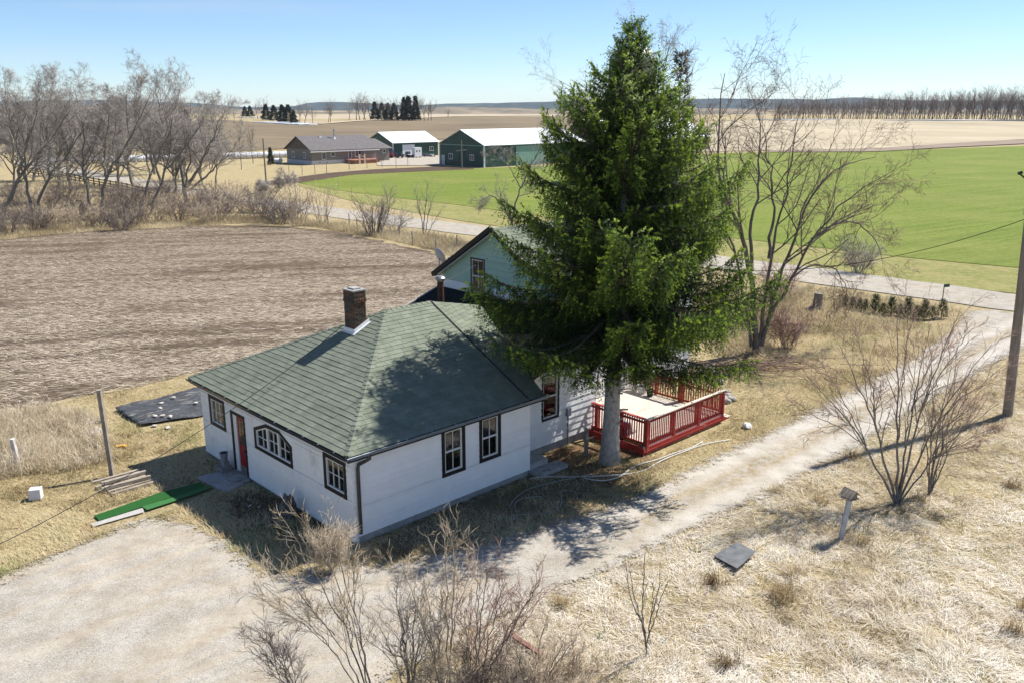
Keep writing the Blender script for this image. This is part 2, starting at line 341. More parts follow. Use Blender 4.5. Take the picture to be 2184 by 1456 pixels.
def strip(name, near, far, m, off=.06, nx=60, ny=14):
    def ip(L, t): xs = [p[0] for p in L]; ys = [p[1] for p in L]; x = xs[0] + (xs[-1] - xs[0]) * t; return x, np.interp(x, xs, ys)
    rows = []
    for i in range(nx + 1):
        t = i / nx; a = GT(*ip(near, t)); b = GT(*ip(far, t))
        for j in range(ny + 1):
            s = j / ny; p = a + (b - a) * s; rows.append((p[0], p[1], T(p[0], p[1]) + off))
    mm = MB(); mm.add(rows, [(i * (ny + 1) + j, (i + 1) * (ny + 1) + j, (i + 1) * (ny + 1) + j + 1, i * (ny + 1) + j + 1) for i in range(nx) for j in range(ny)])
    return mm.build(name, m, kind='structure')
strip('green_field', [(640, 391), (700, 404), (842, 422), (996, 440), (1100, 455), (1300, 480), (1740, 528), (1864, 543), (2014, 558), (2184, 573), (2700, 625)], [(636, 389), (750, 373), (850, 368), (960, 362), (1100, 357), (1200, 352), (1540, 327), (1700, 325), (1900, 322), (2184, 312), (2700, 290)], green_mat(), .05)
def verge_mat():
    k = NB('yellow green verge'); p = k.pos
    a = k.ramp(k.noise(p, 1.8, 8, .75), [(.3, (.12, .13, .036)), (.5, (.21, .215, .070)), (.7, (.33, .305, .13))]); b = k.ramp(k.noise(p, .35, 6, .7), [(.42, (0, 0, 0)), (.62, (1, 1, 1))])
    k.bump(k.noise(p, 6, 7, .75), .8, .08); return k.done(k.mix(k.math('MULTIPLY', b, .4), a, (.38, .30, .15, 1)), .95, .1)
strip('grass_verge', [(640, 398), (760, 432), (1000, 474), (1300, 515), (1740, 578), (1864, 594), (2014, 610), (2184, 628), (2700, 700)], [(630, 390), (700, 402), (842, 420), (996, 438), (1100, 453), (1300, 478), (1740, 526), (1864, 541), (2014, 556), (2184, 571), (2700, 620)], verge_mat(), .012, 60, 5)
strip('ploughed_strip', [(570, 395), (640, 391), (750, 374), (850, 369), (1010, 362)], [(560, 389), (640, 378), (700, 370), (800, 362), (935, 356), (1012, 359)], far_field('dark ploughed soil', (.07, .048, .035), (.12, .085, .06), R(40), .3), .07, 30, 6)
strip('farm_yard', [(805, 354), (936, 354)], [(800, 336), (945, 333)], gravel_mat('pale yard gravel', (1.05, 1.02, .98, 1), ''), .08, 10, 6)
strip('pale_field', [(1440, 326), (1560, 323), (1700, 321), (1870, 322), (2000, 312), (2184, 303), (2700, 285)], [(1440, 266), (1560, 257), (1800, 254), (2000, 257), (2184, 260), (2700, 268)], far_field('pale stubble', (.33, .275, .185), (.50, .43, .31), R(20), .02), .12, 40, 24)
strip('field_edge', [(1640, 326), (1870, 325), (2000, 317), (2184, 308), (2700, 288)], [(1640, 322), (1870, 318), (2000, 309), (2184, 298), (2700, 281)], far_field('dark field edge', (.20, .155, .115), (.33, .27, .21), R(20), .05), .22, 30, 4)
strip('brown_field', [(330, 330), (480, 325), (620, 318), (800, 304), (1000, 296), (1440, 292)], [(330, 262), (480, 256), (560, 263), (690, 267), (760, 261), (960, 251), (1440, 249)], far_field('far brown field', (.145, .112, .070), (.25, .198, .130), R(10), .02), .12, 40, 24)
strip('far_pasture', [(560, 262), (690, 266), (760, 260), (960, 250), (1200, 248)], [(560, 245), (690, 246), (760, 245), (960, 243), (1200, 242)], far_field('far straw field', (.36, .29, .2), (.5, .42, .31), R(10), .02), .3, 30, 8)
# ================================================================== farmhouse
WHITE = mat('white painted siding', (.83, .84, .84), (.78, .79, .79), 3, .6, .15, 60, rnd=.02)
WHITE2 = mat('white clapboard', (.82, .82, .80), (.76, .77, .76), 3, .5, rnd=.03)
MINT = mat('pale green siding', (.36, .53, .43), (.33, .48, .39), 3, .6, .1, 60, rnd=.03)
BLACK = mat('black trim paint', (.010, .010, .011), (.02, .019, .019), 14, .55, .2, 50, spec=.2, c=(.09, .075, .065), cs=9, clo=.72, chi=.8)
BLACKM = mat('black gutter metal', (.015, .015, .018), (.03, .03, .035), 5, .3, spec=.5)
GUTG = mat('sky-tinted grey metal', (.30, .36, .42), (.22, .27, .32), 3, .35, spec=.5, metal=.5)  # blue in the base paints the sky's reflection on the B gutter
SASH = mat('white window sash', (.75, .75, .73), (.66, .66, .63), 20, .5)
RED = mat('red door paint', (.30, .018, .022), (.24, .012, .016), 8, .45, .05, 30)
DARKIN = mat('dark room', (.012, .011, .010), (.02, .018, .015), 3, .9)  # near-black colour stands in for unlit space behind glass and siding
CURT = mat('white curtain', (.62, .62, .60), (.42, .42, .42), 5, .9, stretch=(6, 6, .6))
BROWNC = mat('brown curtain', (.10, .075, .05), (.17, .13, .09), 5, .9, stretch=(6, 6, .6))
WHITEA = mat('stained white siding', (.80, .80, .78), (.74, .74, .72), 3, .6, .15, 60, rnd=.03, c=(.46, .44, .40), cs=.75, clo=.60, chi=.85, stretch=(1, 1, .8))
SHING = None
def shingle_mat():
    k = NB('green grey asphalt shingles')
    base = k.ramp(k.noise(k.pos, 2.2, 6, .65), [(.3, (.148, .170, .128)), (.5, (.186, .208, .160)), (.72, (.230, .248, .198))])
    gran = k.ramp(k.noise(k.pos, 90, 3, .7), [(.3, (.72, .72, .72)), (.7, (1.2, 1.2, 1.2))])
    col = k.mix(1.0, base, gran, 'MULTIPLY')
    isl = k.geo.outputs['Random Per Island']; ob = k.rnd()
    f = k.math('FRACT', k.math('ADD', isl, ob)); f = k.math('ADD', k.math('MULTIPLY', f, .16), .92)
    h = k.n('ShaderNodeHueSaturation'); k.l(f, h.inputs['Value']); k.l(col, h.inputs['Color'])
    k.bump(k.noise(k.pos, 120, 3, .7), .35, .006); return k.done(h.outputs[0], .92, .15)
SHING = shingle_mat()
DARKSH = mat('shade-dark shingles', (.018, .018, .019), (.035, .035, .036), 12, 1, .3, 60, spec=.05)  # near-black base holds the gable's shade on the shed roof
FOUND = mat('concrete foundation', (.30, .29, .27), (.40, .39, .37), 5, .9, .4, 30, c=(.16, .15, .13), cs=1.5, clo=.5, chi=.75)
CONC = mat('weathered concrete', (.30, .29, .28), (.42, .41, .39), 6, .92, .4, 40, c=(.20, .19, .17), cs=2)
WOOD = mat('grey weathered wood', (.22, .19, .16), (.34, .31, .27), 5, .9, .4, 40, stretch=(1, 1, 1), rnd=.15)
GLASS = glass_mat()
house = empty('farmhouse', tuple(O), TH, 'white farmhouse with grey-green hip roof, mint gable and black trim', 'house')
HP = house
def LW(p): return W(*p)
CAMP = np.array([0, 0, CAMH])
# ---------------------------------------------------------------- cores
m = MB()
m.prism([(.1, .1), (7.2, .1), (7.2, 9.76), (.1, 9.76)], .02, 2.9)
m.build('wall_core', DARKIN, HP)
m = MB(); m.prism([(.03, .03), (7.27, .03), (7.27, 9.83), (.03, 9.83)], -.1, .34)
m.build('foundation', FOUND, HP)
def board(axis, plane, a0b, a1b, a0t, a1t, zl, zh, dl, dh, mt, back=.11, name='siding_board'):
    def q(a, d, z): return (a, plane - d, z) if axis == 'B' else (plane - d, a, z)
    m = MB(); m.hexa([q(a0b, -back, zl), q(a1b, -back, zl), q(a1b, dl, zl), q(a0b, dl, zl), q(a0t, -back, zh), q(a1t, -back, zh), q(a1t, dh, zh), q(a0t, dh, zh)])
    return m.build(name, mt, HP)
def siding(axis, plane, span, z0, z1, expo, holes, lap, mt, zstep=None):
    """span(z) -> (a0, a1); every course is a board of its own, cut round the openings"""
    z = z0
    while z < z1 - .01:
        zt = min(z + expo, z1)
        cuts = sorted({z, zt} | {h for H4 in holes for h in H4[2:] if z + .012 < h < zt - .012})
        for a, b in zip(cuts[:-1], cuts[1:]):
            s0, s1 = span(a), span(b)
            if s0[1] - s0[0] < .05: continue
            hs = sorted([h for h in holes if h[2] < (a + b) / 2 < h[3]])
            x = None; segs = []; cur = None
            lo_b, lo_t = s0[0], s1[0]
            for h in hs:
                if h[0] > max(lo_b, lo_t): segs.append((lo_b, h[0], lo_t, h[0]))
                lo_b = lo_t = h[1]
            if s0[1] > lo_b: segs.append((lo_b, s0[1], lo_t, max(s1[1], lo_t)))
            for sg in segs:
                if max(sg[1] - sg[0], sg[3] - sg[2]) < .02: continue
                fl = lambda zz: .012 + lap * (zt - zz) / expo
                g = random.uniform(-.0015, .0015)
                mm = mt(a) if callable(mt) else mt
                board(axis, plane, sg[0], sg[1], sg[2], sg[3], a + (.008 if lap < .02 else .002), b - .001, fl(a) + g, fl(b) + g, mm)
        z = zt
# openings: (a0, a1, z0, z1)
A_H = [(8.0, 9.19, 1.36, 2.47), (6.52, 7.54, .05, 2.3), (3.38, 5.84, 1.38, 2.45), (.3, 1.48, 1.36, 2.5)]
B_H = [(3.36, 4.30, 1.12, 2.72), (4.95, 5.88, 1.16, 2.74)]
siding('A', 0, lambda z: (-.02, 9.88), .06, 2.92, .205, A_H, .010, WHITEA)
siding('B', 0, lambda z: (.0, 7.3), .2, 2.92, .205, B_H, .012, WHITE)
# far and end walls
m = MB(); m.bb(7.19, 7.3, .12, 9.86, .2, 2.95); m.bb(.1, 7.2, 9.75, 9.86, .2, 2.95); m.build('back_wall', WHITE, HP)
# corner boards
def ring(m, axis, plane, a0, a1, z0, z1, wd, d0, d1):
    def bx(x0, x1, y0, y1):
        if axis == 'B': m.bb(x0, x1, plane - d1, plane - d0, y0, y1)
        else: m.bb(plane - d1, plane - d0, x0, x1, y0, y1)
    bx(a0, a0 + wd, z0, z1); bx(a1 - wd, a1, z0, z1); bx(a0 + wd, a1 - wd, z0, z0 + wd); bx(a0 + wd, a1 - wd, z1 - wd, z1)
    return m
def slab(axis, plane, a0, a1, z0, z1, d0, d1, m=None):
    m = m or MB()
    if axis == 'B': m.bb(a0, a1, plane - d1, plane - d0, z0, z1)
    else: m.bb(plane - d1, plane - d0, a0, a1, z0, z1)
    return m
def window(axis, plane, a0, a1, z0, z1, cols=2, rows=2, trim=.11, curtain=None, dbl=True, tm=None, parts=HP):
    root = ring(MB(), axis, plane, a0 + trim - .005, a1 - trim + .005, z0 + trim - .005, z1 - trim + .005, .042, -.06, .012).build('window', SASH, parts)
    if tm is not False: ring(MB(), axis, plane, a0 - .02, a1 + .02, z0 - .02, z1 + .02, trim + .015, -.02, .035).build('window_trim', tm or BLACK, root)
    i0, i1, j0, j1 = a0 + trim + .037, a1 - trim - .037, z0 + trim + .037, z1 - trim - .037
    slab(axis, plane, i0 - .02, i1 + .02, j0 - .02, j1 + .02, -.097, -.09).build('curtain', curtain or DARKIN, root)  # without cloth the panel is near-black, painted as an unlit room
    jm = (j0 + j1) / 2
    if dbl: slab(axis, plane, i0, i1, jm - .025, jm + .025, -.06, .004).build('sash_rail', SASH, root)
    cw = (i1 - i0) / cols
    mm = MB()
    for c in range(1, cols): slab(axis, plane, i0 + c * cw - .009, i0 + c * cw + .009, j0, j1, -.05, -.012, mm)
    rh = (j1 - j0) / rows
    for r in range(1, rows):
        if dbl and abs(j0 + r * rh - jm) < .03: continue
        slab(axis, plane, i0, i1, j0 + r * rh - .009, j0 + r * rh + .009, -.05, -.014, mm)
    if mm.v: mm.build('muntin', SASH, root)
    for c in range(cols):
        for r in range(rows):
            slab(axis, plane, i0 + c * cw + .012, i0 + (c + 1) * cw - .012, j0 + r * rh + .012, j0 + (r + 1) * rh - .012, -.038, -.033).build('pane', GLASS, root)
    return root
window('A', 0, 8.0, 9.19, 1.36, 2.47, 3, 2, curtain=BROWNC, dbl=False)
window('A', 0, .3, 1.48, 1.36, 2.5, 3, 2, curtain=DARKIN, dbl=False)
window('B', 0, 3.36, 4.30, 1.12, 2.72, 2, 2, curtain=CURT)
window('B', 0, 4.95, 5.88, 1.16, 2.74, 2, 2, curtain=BROWNC)
# arched three-light window
arch = [(5.84, 1.38), (5.84, 2.1), (5.02, 2.43), (4.13, 2.45), (3.38, 2.12), (3.38, 1.38)]
cen = np.mean(arch, 0)
def inset(poly, d):
    out = []; n = len(poly)
    for i in range(n):
        p0, p1, p2 = np.array(poly[i - 1]), np.array(poly[i]), np.array(poly[(i + 1) % n])
        e1 = (p1 - p0) / np.linalg.norm(p1 - p0); e2 = (p2 - p1) / np.linalg.norm(p2 - p1)
        n1 = np.array([-e1[1], e1[0]]); n2 = np.array([-e2[1], e2[0]])
        if n1 @ (cen - p1) < 0: n1 = -n1
        if n2 @ (cen - p1) < 0: n2 = -n2
        b = (n1 + n2); out.append(tuple(p1 + b * d / (1 + n1 @ n2)))
    return out
def polyring(axis, plane, o, i, d0, d1):
    m = MB(); n = len(o)
    q = (lambda a, z, d: (plane - d, a, z)) if axis == 'A' else (lambda a, z, d: (a, plane - d, z))
    for k in range(n):
        k2 = (k + 1) % n
        m.hexa([q(*o[k], d0), q(*o[k2], d0), q(*i[k2], d0), q(*i[k], d0), q(*o[k], d1), q(*o[k2], d1), q(*i[k2], d1), q(*i[k], d1)])
    return m
in1 = inset(arch, .10); in2 = inset(arch, .145)
aw = polyring('A', 0, in1, in2, -.06, .012).build('window', SASH, HP)
polyring('A', 0, inset(arch, -.015), in1, -.02, .036).build('window_trim', BLACK, aw)
MB().extr([(.1, a, z) for a, z in inset(arch, .05)], (.004, 0, 0)).build('curtain', DARKIN, aw)  # near-black panel painted as the unlit room behind the arch
def ztop(a):
    q = in2; zt = 9
    for k in range(5):
        (a0, z0), (a1, z1) = q[k], q[k + 1]
        if min(a0, a1) - 1e-6 <= a <= max(a0, a1) + 1e-6 and abs(a1 - a0) > 1e-4: zt = z0 + (z1 - z0) * (a - a0) / (a1 - a0)
    return zt
al = in2[0][0]; ar = in2[4][0]; zb = in2[0][1]
for a in (al - (al - ar) * .335, al - (al - ar) * .665):
    slab('A', 0, a - .045, a + .045, zb, ztop(a) + .01, -.05, .014).build('mullion', SASH, aw)
mm = MB()
for j, (s0, s1) in enumerate(((0, .335), (.335, .665), (.665, 1))):
    x0 = al - (al - ar) * s0; x1 = al - (al - ar) * s1; xm = (x0 + x1) / 2
    mm.bb(.014, .05, xm - .009, xm + .009, zb, ztop(xm) - .002)
    hh = zb + (ztop(xm) - zb) * .5
    mm.bb(.0155, .0485, x1 + .06, x0 - .06, hh - .011, hh + .011)
    k = 6; st = np.linspace(x0 - .06 * (j > 0) - .001, x1 + .06 * (j < 2) + .001, k)
    poly = [(.036, st[0], zb), (.036, st[-1], zb)] + [(.036, a, ztop(min(max(a, ar), al))) for a in st[::-1]]
    MB().extr(poly, (.004, 0, 0)).build('pane', GLASS, aw)
mm.build('muntin', SASH, aw)
for tri in ([(5.84, 2.1), (5.84, 2.45), (5.02, 2.45), (5.02, 2.43)], [(3.38, 2.12), (3.38, 2.45), (4.13, 2.45)]):
    MB().extr([(-.016, a, z) for a, z in tri], (.1, 0, 0)).build('siding_board', WHITE, HP)
# red door
dr = slab('A', 0, 6.60, 7.16, .12, 2.2, -.07, -.03).build('door', RED, HP)
m = MB(); slab('A', 0, 7.41, 7.54, .05, 2.30, -.02, .035, m); slab('A', 0, 6.5, 6.6, .05, 2.30, -.02, .035, m); slab('A', 0, 6.6, 7.41, 2.2, 2.3, -.02, .033, m); m.build('door_trim', BLACK, dr)
slab('A', 0, 7.16, 7.41, .06, 2.2, -.06, .01).build('door_jamb', SASH, dr)
slab('A', 0, 6.68, 7.06, 1.15, 2.08, -.03, -.024).build('pane', mat('door glass', (.04, .035, .03), (.09, .08, .065), 4, .1, spec=.6), dr)
mm = MB(); slab('A', 0, 6.86, 6.88, 1.15, 2.08, -.024, -.015, mm); slab('A', 0, 6.68, 7.06, 1.6, 1.62, -.024, -.0155, mm); mm.build('muntin', RED, dr)
m = MB(); m.tube([(-.0, 6.65, 1.0), (-.06, 6.65, 1.0)], [.03, .035], 8); m.bb(.028, .034, 6.62, 6.69, .9, 1.1); m.build('door_handle', BLACKM, dr)
m = MB(); m.bb(-.32, .08, 6.5, 7.5, -.02, .1); m.build('door_sill', WOOD, dr)
# ---------------------------------------------------------------- section 2: shed with clapboards
SB = 1.05
def shed_z(u): return 3.15 + .34 * (u - 8.0)
c2h = [(8.95, 9.86, 1.29, 3.06)]
siding('B', SB, lambda z: (max(7.3, 8.0 + (z - 3.02) / .34) if z > 2.8 else 7.3, 12.0), .31, 4.3, .25, c2h, .026, WHITE2)
m = MB()
m.hexa([(7.4, SB + .1, 0.3), (12, SB + .1, .3), (12, 10.2, .3), (7.4, 10.2, .3), (7.4, SB + .1, 2.9), (12, SB + .1, 4.4), (12, 10.2, 4.4), (7.4, 10.2, 2.9)]); m.build('wall_core', DARKIN, HP)
m = MB(); m.bb(7.4, 12.0, SB + .02, SB + .4, -.1, .3); m.build('foundation', FOUND, HP)
window('B', SB, 8.95, 9.86, 1.29, 3.06, 1, 2, trim=.07, curtain=CURT)
m = MB(); m.hexa([(7.6, .72, shed_z(7.6)), (12.02, .72, shed_z(12.02)), (12.02, 10.6, shed_z(12.02)), (7.6, 10.6, shed_z(7.6)), (7.6, .72, shed_z(7.6) + .08), (12.02, .72, shed_z(12.02) + .08), (12.02, 10.6, shed_z(12.02) + .08), (7.6, 10.6, shed_z(7.6) + .08)])
m.build('shed_roof', DARKSH, HP)
m = MB(); m.bar((7.6, 10.62, shed_z(7.6) + .02), (12, 10.62, shed_z(12) + .02), .03, .2); m.build('rake_board', SASH, HP)
m = MB(); m.bar((7.7, .70, shed_z(7.7) + .02), (12, .70, shed_z(12) + .02), .03, .16); m.build('rake_board', BLACK, HP)
# ---------------------------------------------------------------- section 3: gable block
U3, U3E, V3, V3F = 12.0, 21.4, 3.2, 10.38
VR, ZR = 6.78, 7.62
ZL = 5.15; ZK = 6.55; VK = 5.16; ZE = 5.72
def gspan(z):
    zz = z + .12
    left = V3F if zz < ZL + .25 else VR + (10.66 - VR) * max(0, (ZR - zz)) / (ZR - ZL)
    if zz < ZE + .08: right = V3
    elif zz < ZK: right = V3 + (VK - V3) * (zz - ZE - .08) / (ZK - ZE - .08)
    else: right = VK + (VR - VK) * min(1, (zz - ZK) / (ZR - ZK))
    return (right, min(left, V3F)) if right < min(left, V3F) else (right, right)
siding('A', U3, gspan, 4.4, 7.5, .28, [(7.5, 8.38, 4.6, 6.16)], .010, lambda z: WHITE if z < 4.95 else MINT)
window('A', U3, 7.5, 8.38, 4.6, 6.16, 2, 2, trim=.05, curtain=BROWNC, tm=BLACK)
m = MB(); prof = [(V3, .3), (V3F - .1, .3), (V3F - .1, ZL + .05), (VR, ZR - .2), (VK, ZK - .15), (V3, ZE - .05)]
m.extr([(U3 + .1, a, z) for a, z in prof], (U3E - U3 - .1, 0, 0)); m.build('wall_core', DARKIN, HP)
siding('B', V3, lambda z: (U3 - .02, U3E), .35, 5.7, .25, [], .024, WHITE2)
m = MB(); m.bb(U3, U3E, V3 + .02, V3 + .3, -.1, .36); m.build('foundation', FOUND, HP)
def roofslab(p, th=.1):
    m = MB(); n = len(p); m.add([*p, *[(a, b, c - th) for a, b, c in p]], [tuple(range(n)), tuple(range(n, 2 * n))[::-1]] + [(i, n + i, n + (i + 1) % n, (i + 1) % n) for i in range(n)]); return m
ua, ub = U3 - .32, U3E + .3
VE = V3 - .4
roofs3 = [[(ua, VR, ZR), (ua, VK, ZK), (ub, VK, ZK), (ub, VR, ZR)], [(ua, VK, ZK), (ua, VE, ZE), (ub, VE, ZE), (ub, VK, ZK)], [(ua, 10.72, ZL), (ua, VR, ZR), (ub, VR, ZR), (ub, 10.72, ZL)]]
for q in roofs3: roofslab(q).build('roof_deck', DARKSH, HP)
for a, b in (((ua - .02, 10.74, ZL - .02), (ua - .02, VR, ZR - .01)), ((ua - .02, VR, ZR - .01), (ua - .02, VK, ZK - .01)), ((ua - .02, VK, ZK - .01), (ua - .02, VE, ZE - .01))):
    MB().bar(a, b, .04, .21).build('rake_board', BLACK, HP)
m = MB(); m.bar((ua, VE - .02, ZE - .06), (ub, VE - .02, ZE - .06), .05, .16); m.build('eave_board', BLACK, HP)
for a, b in (((U3 - .16, 10.4, ZL + .02), (U3 - .16, VR, ZR - .22)),): MB().bar(a, b, .3, .02).build('soffit', SASH, HP)
# ---------------------------------------------------------------- wing roof
S = 2.55 / 5.2; EZ = 2.95; OV = .3
P1 = (4.9, 4.93, EZ + S * 5.2); P2 = (6.95, 4.93, EZ + S * 5.23)
c1, c2, c3 = (-OV, -OV, EZ), (-OV, 10.16, EZ), (6.95, -OV, EZ)
def cz(u, v): return EZ + S * (v + OV) - .195 * (u - 6.95)
faceA = [c1, P1, c2]; faceB = [c1, c3, P2, P1]
faceC = [c3, (7.85, -OV, cz(7.85, -OV)), (8.2, 1.0, cz(8.2, 1.0)), (9.4, 4.85, cz(9.4, 4.85)), P2]
faceD = [c2, P1, P2, (9.4, 4.85, cz(9.4, 4.85)), (8.3, 10.16, EZ)]
for fc in (faceA, faceB, faceC, faceD): roofslab(fc, .09).build('roof_deck', DARKSH, HP)
m = MB(); m.add([(7.85, -OV, 2.7), (8.2, 1.0, 3.2), (9.4, 4.85, 3.6), (9.4, 4.85, cz(9.4, 4.85) - .01), (8.2, 1.0, cz(8.2, 1.0) - .01), (7.85, -OV, cz(7.85, -OV) - .01)], [(0, 1, 4, 5), (1, 2, 3, 4)]); m.build('valley_flashing', GUTG, HP)
SH_ALL = []
def shingles(poly, e, expo=.2, lift=.008, wmin=.28, wmax=.62):
    """courses of single shingles over a convex roof face; e = level direction"""
    P0 = np.array(poly[0], float); pts = np.array(poly, float)
    n = np.cross(pts[1] - pts[0], pts[2] - pts[0]); n /= np.linalg.norm(n)
    if n[2] < 0: n = -n
    e = np.array(e, float); e -= n * (e @ n); e /= np.linalg.norm(e); wv = np.cross(n, e)
    if wv[2] < 0: wv = -wv
    q = np.array([((p - P0) @ e, (p - P0) @ wv) for p in pts])
    def span(y):
        xs = []
        for i in range(len(q)):
            a, b = q[i], q[(i + 1) % len(q)]
            if abs(a[1] - b[1]) < 1e-9:
                if abs(y - a[1]) < 1e-6: xs += [a[0], b[0]]
                continue
            t = (y - a[1]) / (b[1] - a[1])
            if -1e-9 <= t <= 1 + 1e-9: xs.append(a[0] + t * (b[0] - a[0]))
        return (min(xs), max(xs)) if xs else None
    y0, y1 = q[:, 1].min(), q[:, 1].max(); k = 0
    y = y0 - .03
    while y < y1 - .02:
        yb, yt = max(y, y0 + 1e-4) , min(y + expo + .03, y1 - 1e-4)
        sb, st = span(yb), span(yt)
        if sb and st:
            x = sb[0] - random.uniform(0, .3)
            x = min(sb[0], st[0]) - random.uniform(0, .3); xe = max(sb[1], st[1])
            while x < xe:
                x2 = x + random.uniform(wmin, wmax)
                c = lambda v, s: min(max(v, s[0]), s[1])
                b0, b1, t0, t1 = c(x + .004, sb), c(x2 - .004, sb), c(x + .004, st), c(x2 - .004, st)
                if max(b1 - b0, t1 - t0) > .04:
                    lf = lift + random.uniform(0, .009); yy = y + random.uniform(-.006, .006)
                    def p3(xx, yy_, d): return P0 + e * xx + wv * yy_ + n * d
                    yb2 = yy if y > y0 else y0 - .03
                    SH_ALL.append([p3(b0, yb2, .0), p3(b1, yb2, .0), p3(t1, yt, .0), p3(t0, yt, .0), p3(b0, yb2, lf + .006), p3(b1, yb2, lf + .006), p3(t1, yt, .003), p3(t0, yt, .003)])
                x = x2
        y += expo; k += 1
shingles(faceA, (0, 1, 0)); shingles(faceB, (1, 0, 0)); shingles(faceC, (1, .4, 0))
shingles(roofs3[0], (1, 0, 0)); shingles(roofs3[1], (1, 0, 0))
shd = sorted(SH_ALL, key=lambda s: np.linalg.norm(LW(np.mean(s, 0)) - CAMP))
for s in shd[:300]:
    MB().hexa(s).build('shingle', SHING, HP)
m = MB()
for s in shd[300:]: m.hexa(s)
m.build('shingle', SHING, HP, kind='stuff')
# hip and ridge caps
def caps(a, b, na, nb, step=.22, wd=.15):
    a = np.array(a, float); b = np.array(b, float); L = np.linalg.norm(b - a); d = (b - a) / L; k = int(L / step)
    for i in range(k):
        p = a + d * (i * L / k); q = a + d * ((i + 1.25) * L / k); u = np.array([0, 0, 1.])
        l0, l1 = np.array(na, float) * wd, np.array(nb, float) * wd
        up0 = u * .034; up1 = u * .016
        m = MB(); m.add([p + l0 + up0, p + up0 * 1.3, p + l1 + up0, q + l0 + up1, q + up1 * 1.3, q + l1 + up1, p + l0 + up0 - u * .02, p + l1 + up0 - u * .02],
                        [(0, 1, 4, 3), (1, 2, 5, 4), (0, 6, 7, 2, 1), (0, 3, 6), (2, 7, 5)])
        m.build('ridge_cap', SHING, HP)
caps(c1, P1, (-.12, .95, S * -.12), (.95, -.12, -.12 * S)); caps(P1, P2, (0, -.9, -.9 * S), (0, .9, -.9 * S)); caps(c2, P1, (-.12, -.95, -.12 * S), (.95, .12, -.12 * S))
m = MB(); m.bar((6.95, -.28, EZ + .035), (6.95, 4.9, P2[2] + .03), .035, .02); m.build('seam_strip', BLACK, HP)
# fascia, gutters, downspout
m = MB(); m.bb(-.27, -.235, -.27, 10.13, 2.74, 2.92); m.bb(-.27, 7.8, -.27, -.235, 2.735, 2.922); m.build('fascia', BLACK, HP)
m = MB(); m.bb(-.24, 0, -.24, 10.1, 2.80, 2.82); m.bb(0.0, 7.8, -.24, 0, 2.801, 2.821); m.build('soffit', BLACK, HP)
def gutter(axis, a0, a1, mt_out, z=2.83):
    prof = [(.0, .10), (.0, 0), (.09, 0), (.125, .105), (.118, .112), (.083, .012), (.012, .012), (.012, .10)]
    if axis == 'B': p = [(a0, -.275 - d, z + h) for d, h in prof]; off = (a1 - a0, 0, 0)
    else: p = [(-.275 - d, a0, z + h) for d, h in prof]; off = (0, a1 - a0, 0)
    return MB().extr(p, off).build('gutter', mt_out, HP)
g = gutter('A', -.4, 10.2, BLACKM); gB = gutter('B', -.38, 7.9, GUTG)
for i in range(12): MB().bar((-.275, .3 + i * .85, 2.955), (-.4, .3 + i * .85, 2.945), .03, .012).build('gutter_strap', GUTG, g)
for i in range(8): MB().bar((.8 + i * .95, -.27, 2.955), (.8 + i * .95, -.4, 2.945), .035, .012).build('gutter_strap', GUTG, gB)
m = MB(); m.tube([(.42, -.33, 2.86), (.42, -.33, 2.72), (.36, -.2, 2.62), (.2, -.085, 2.52), (.17, -.075, 2.42), (.17, -.075, .32)], .055, 8); m.build('downspout', BLACKM, HP)
# roof edge on end of C
# ---------------------------------------------------------------- chimney (own bricks)
BRK = mat('old chimney brick', (.085, .045, .03), (.24, .125, .07), 5, .95, .5, 40, c=(.075, .065, .052), cs=2.6, clo=.40, chi=.55)
BRKD = mat('sooty mortar', (.07, .06, .055), (.13, .115, .10), 10, .95, .4, 60)
cu0, cu1, cv0, cv1, cz0, cz1 = 3.62, 4.12, 5.0, 5.62, 4.6, 6.36
chm = MB().bb(cu0 + .015, cu1 - .015, cv0 + .015, cv1 - .015, cz0, cz1 - .02).build('chimney', BRKD, HP)
m = MB(); z = cz0; k = 0
while z < cz1 - .05:
    h = .072
    off = .11 if k % 2 else 0
    flare = .03 if z > cz1 - .5 else 0
    if z > cz1 - .30: flare = .015
    for (s, e, f, ax) in ((cv0, cv1, cu0 - flare, 'u'), (cv0, cv1, cu1 + flare, 'u'), (cu0, cu1, cv0 - flare, 'v'), (cu0, cu1, cv1 + flare, 'v')):
        x = s - off
        while x < e:
            a, b = max(x, s) + .006, min(x + .21, e) - .006
            if b - a > .03:
                j = random.uniform(-.008, .006); d = .05
                if random.random() < .97:
                    if ax == 'u':
                        o_ = -1 if f < (cu0 + cu1) / 2 else 1; m.bb(min(f + o_ * j, f - o_ * d), max(f + o_ * j, f - o_ * d), a, b, z + .005, z + h - .005)
                    else:
                        o_ = -1 if f < (cv0 + cv1) / 2 else 1; m.bb(a, b, min(f + o_ * j, f - o_ * d), max(f + o_ * j, f - o_ * d), z + .005, z + h - .005)
            x += .22
    z += h + .006; k += 1
m.build('brick', BRK, chm, kind='stuff')
m = MB(); m.bb(cu0 - .02, cu1 + .02, cv0 - .02, cv1 + .02, cz1 - .03, cz1 + .02); m.bb(cu0 + .1, cu1 - .1, cv0 + .12, cv1 - .12, cz1 + .02, cz1 + .07); m.build('chimney_cap', CONC, chm)
def az(u): return EZ + S * (u + OV)
m = MB()
m.hexa([(cu0 - .03, cv0 - .035, az(cu0) - .05), (cu1 + .1, cv0 - .035, az(cu1) - .0), (cu1 + .1, cv0 - .005, az(cu1)), (cu0 - .03, cv0 - .005, az(cu0) - .05), (cu0 - .03, cv0 - .035, az(cu0) + .13), (cu1 + .1, cv0 - .035, az(cu1) + .2), (cu1 + .1, cv0 - .005, az(cu1) + .2), (cu0 - .03, cv0 - .005, az(cu0) + .13)])
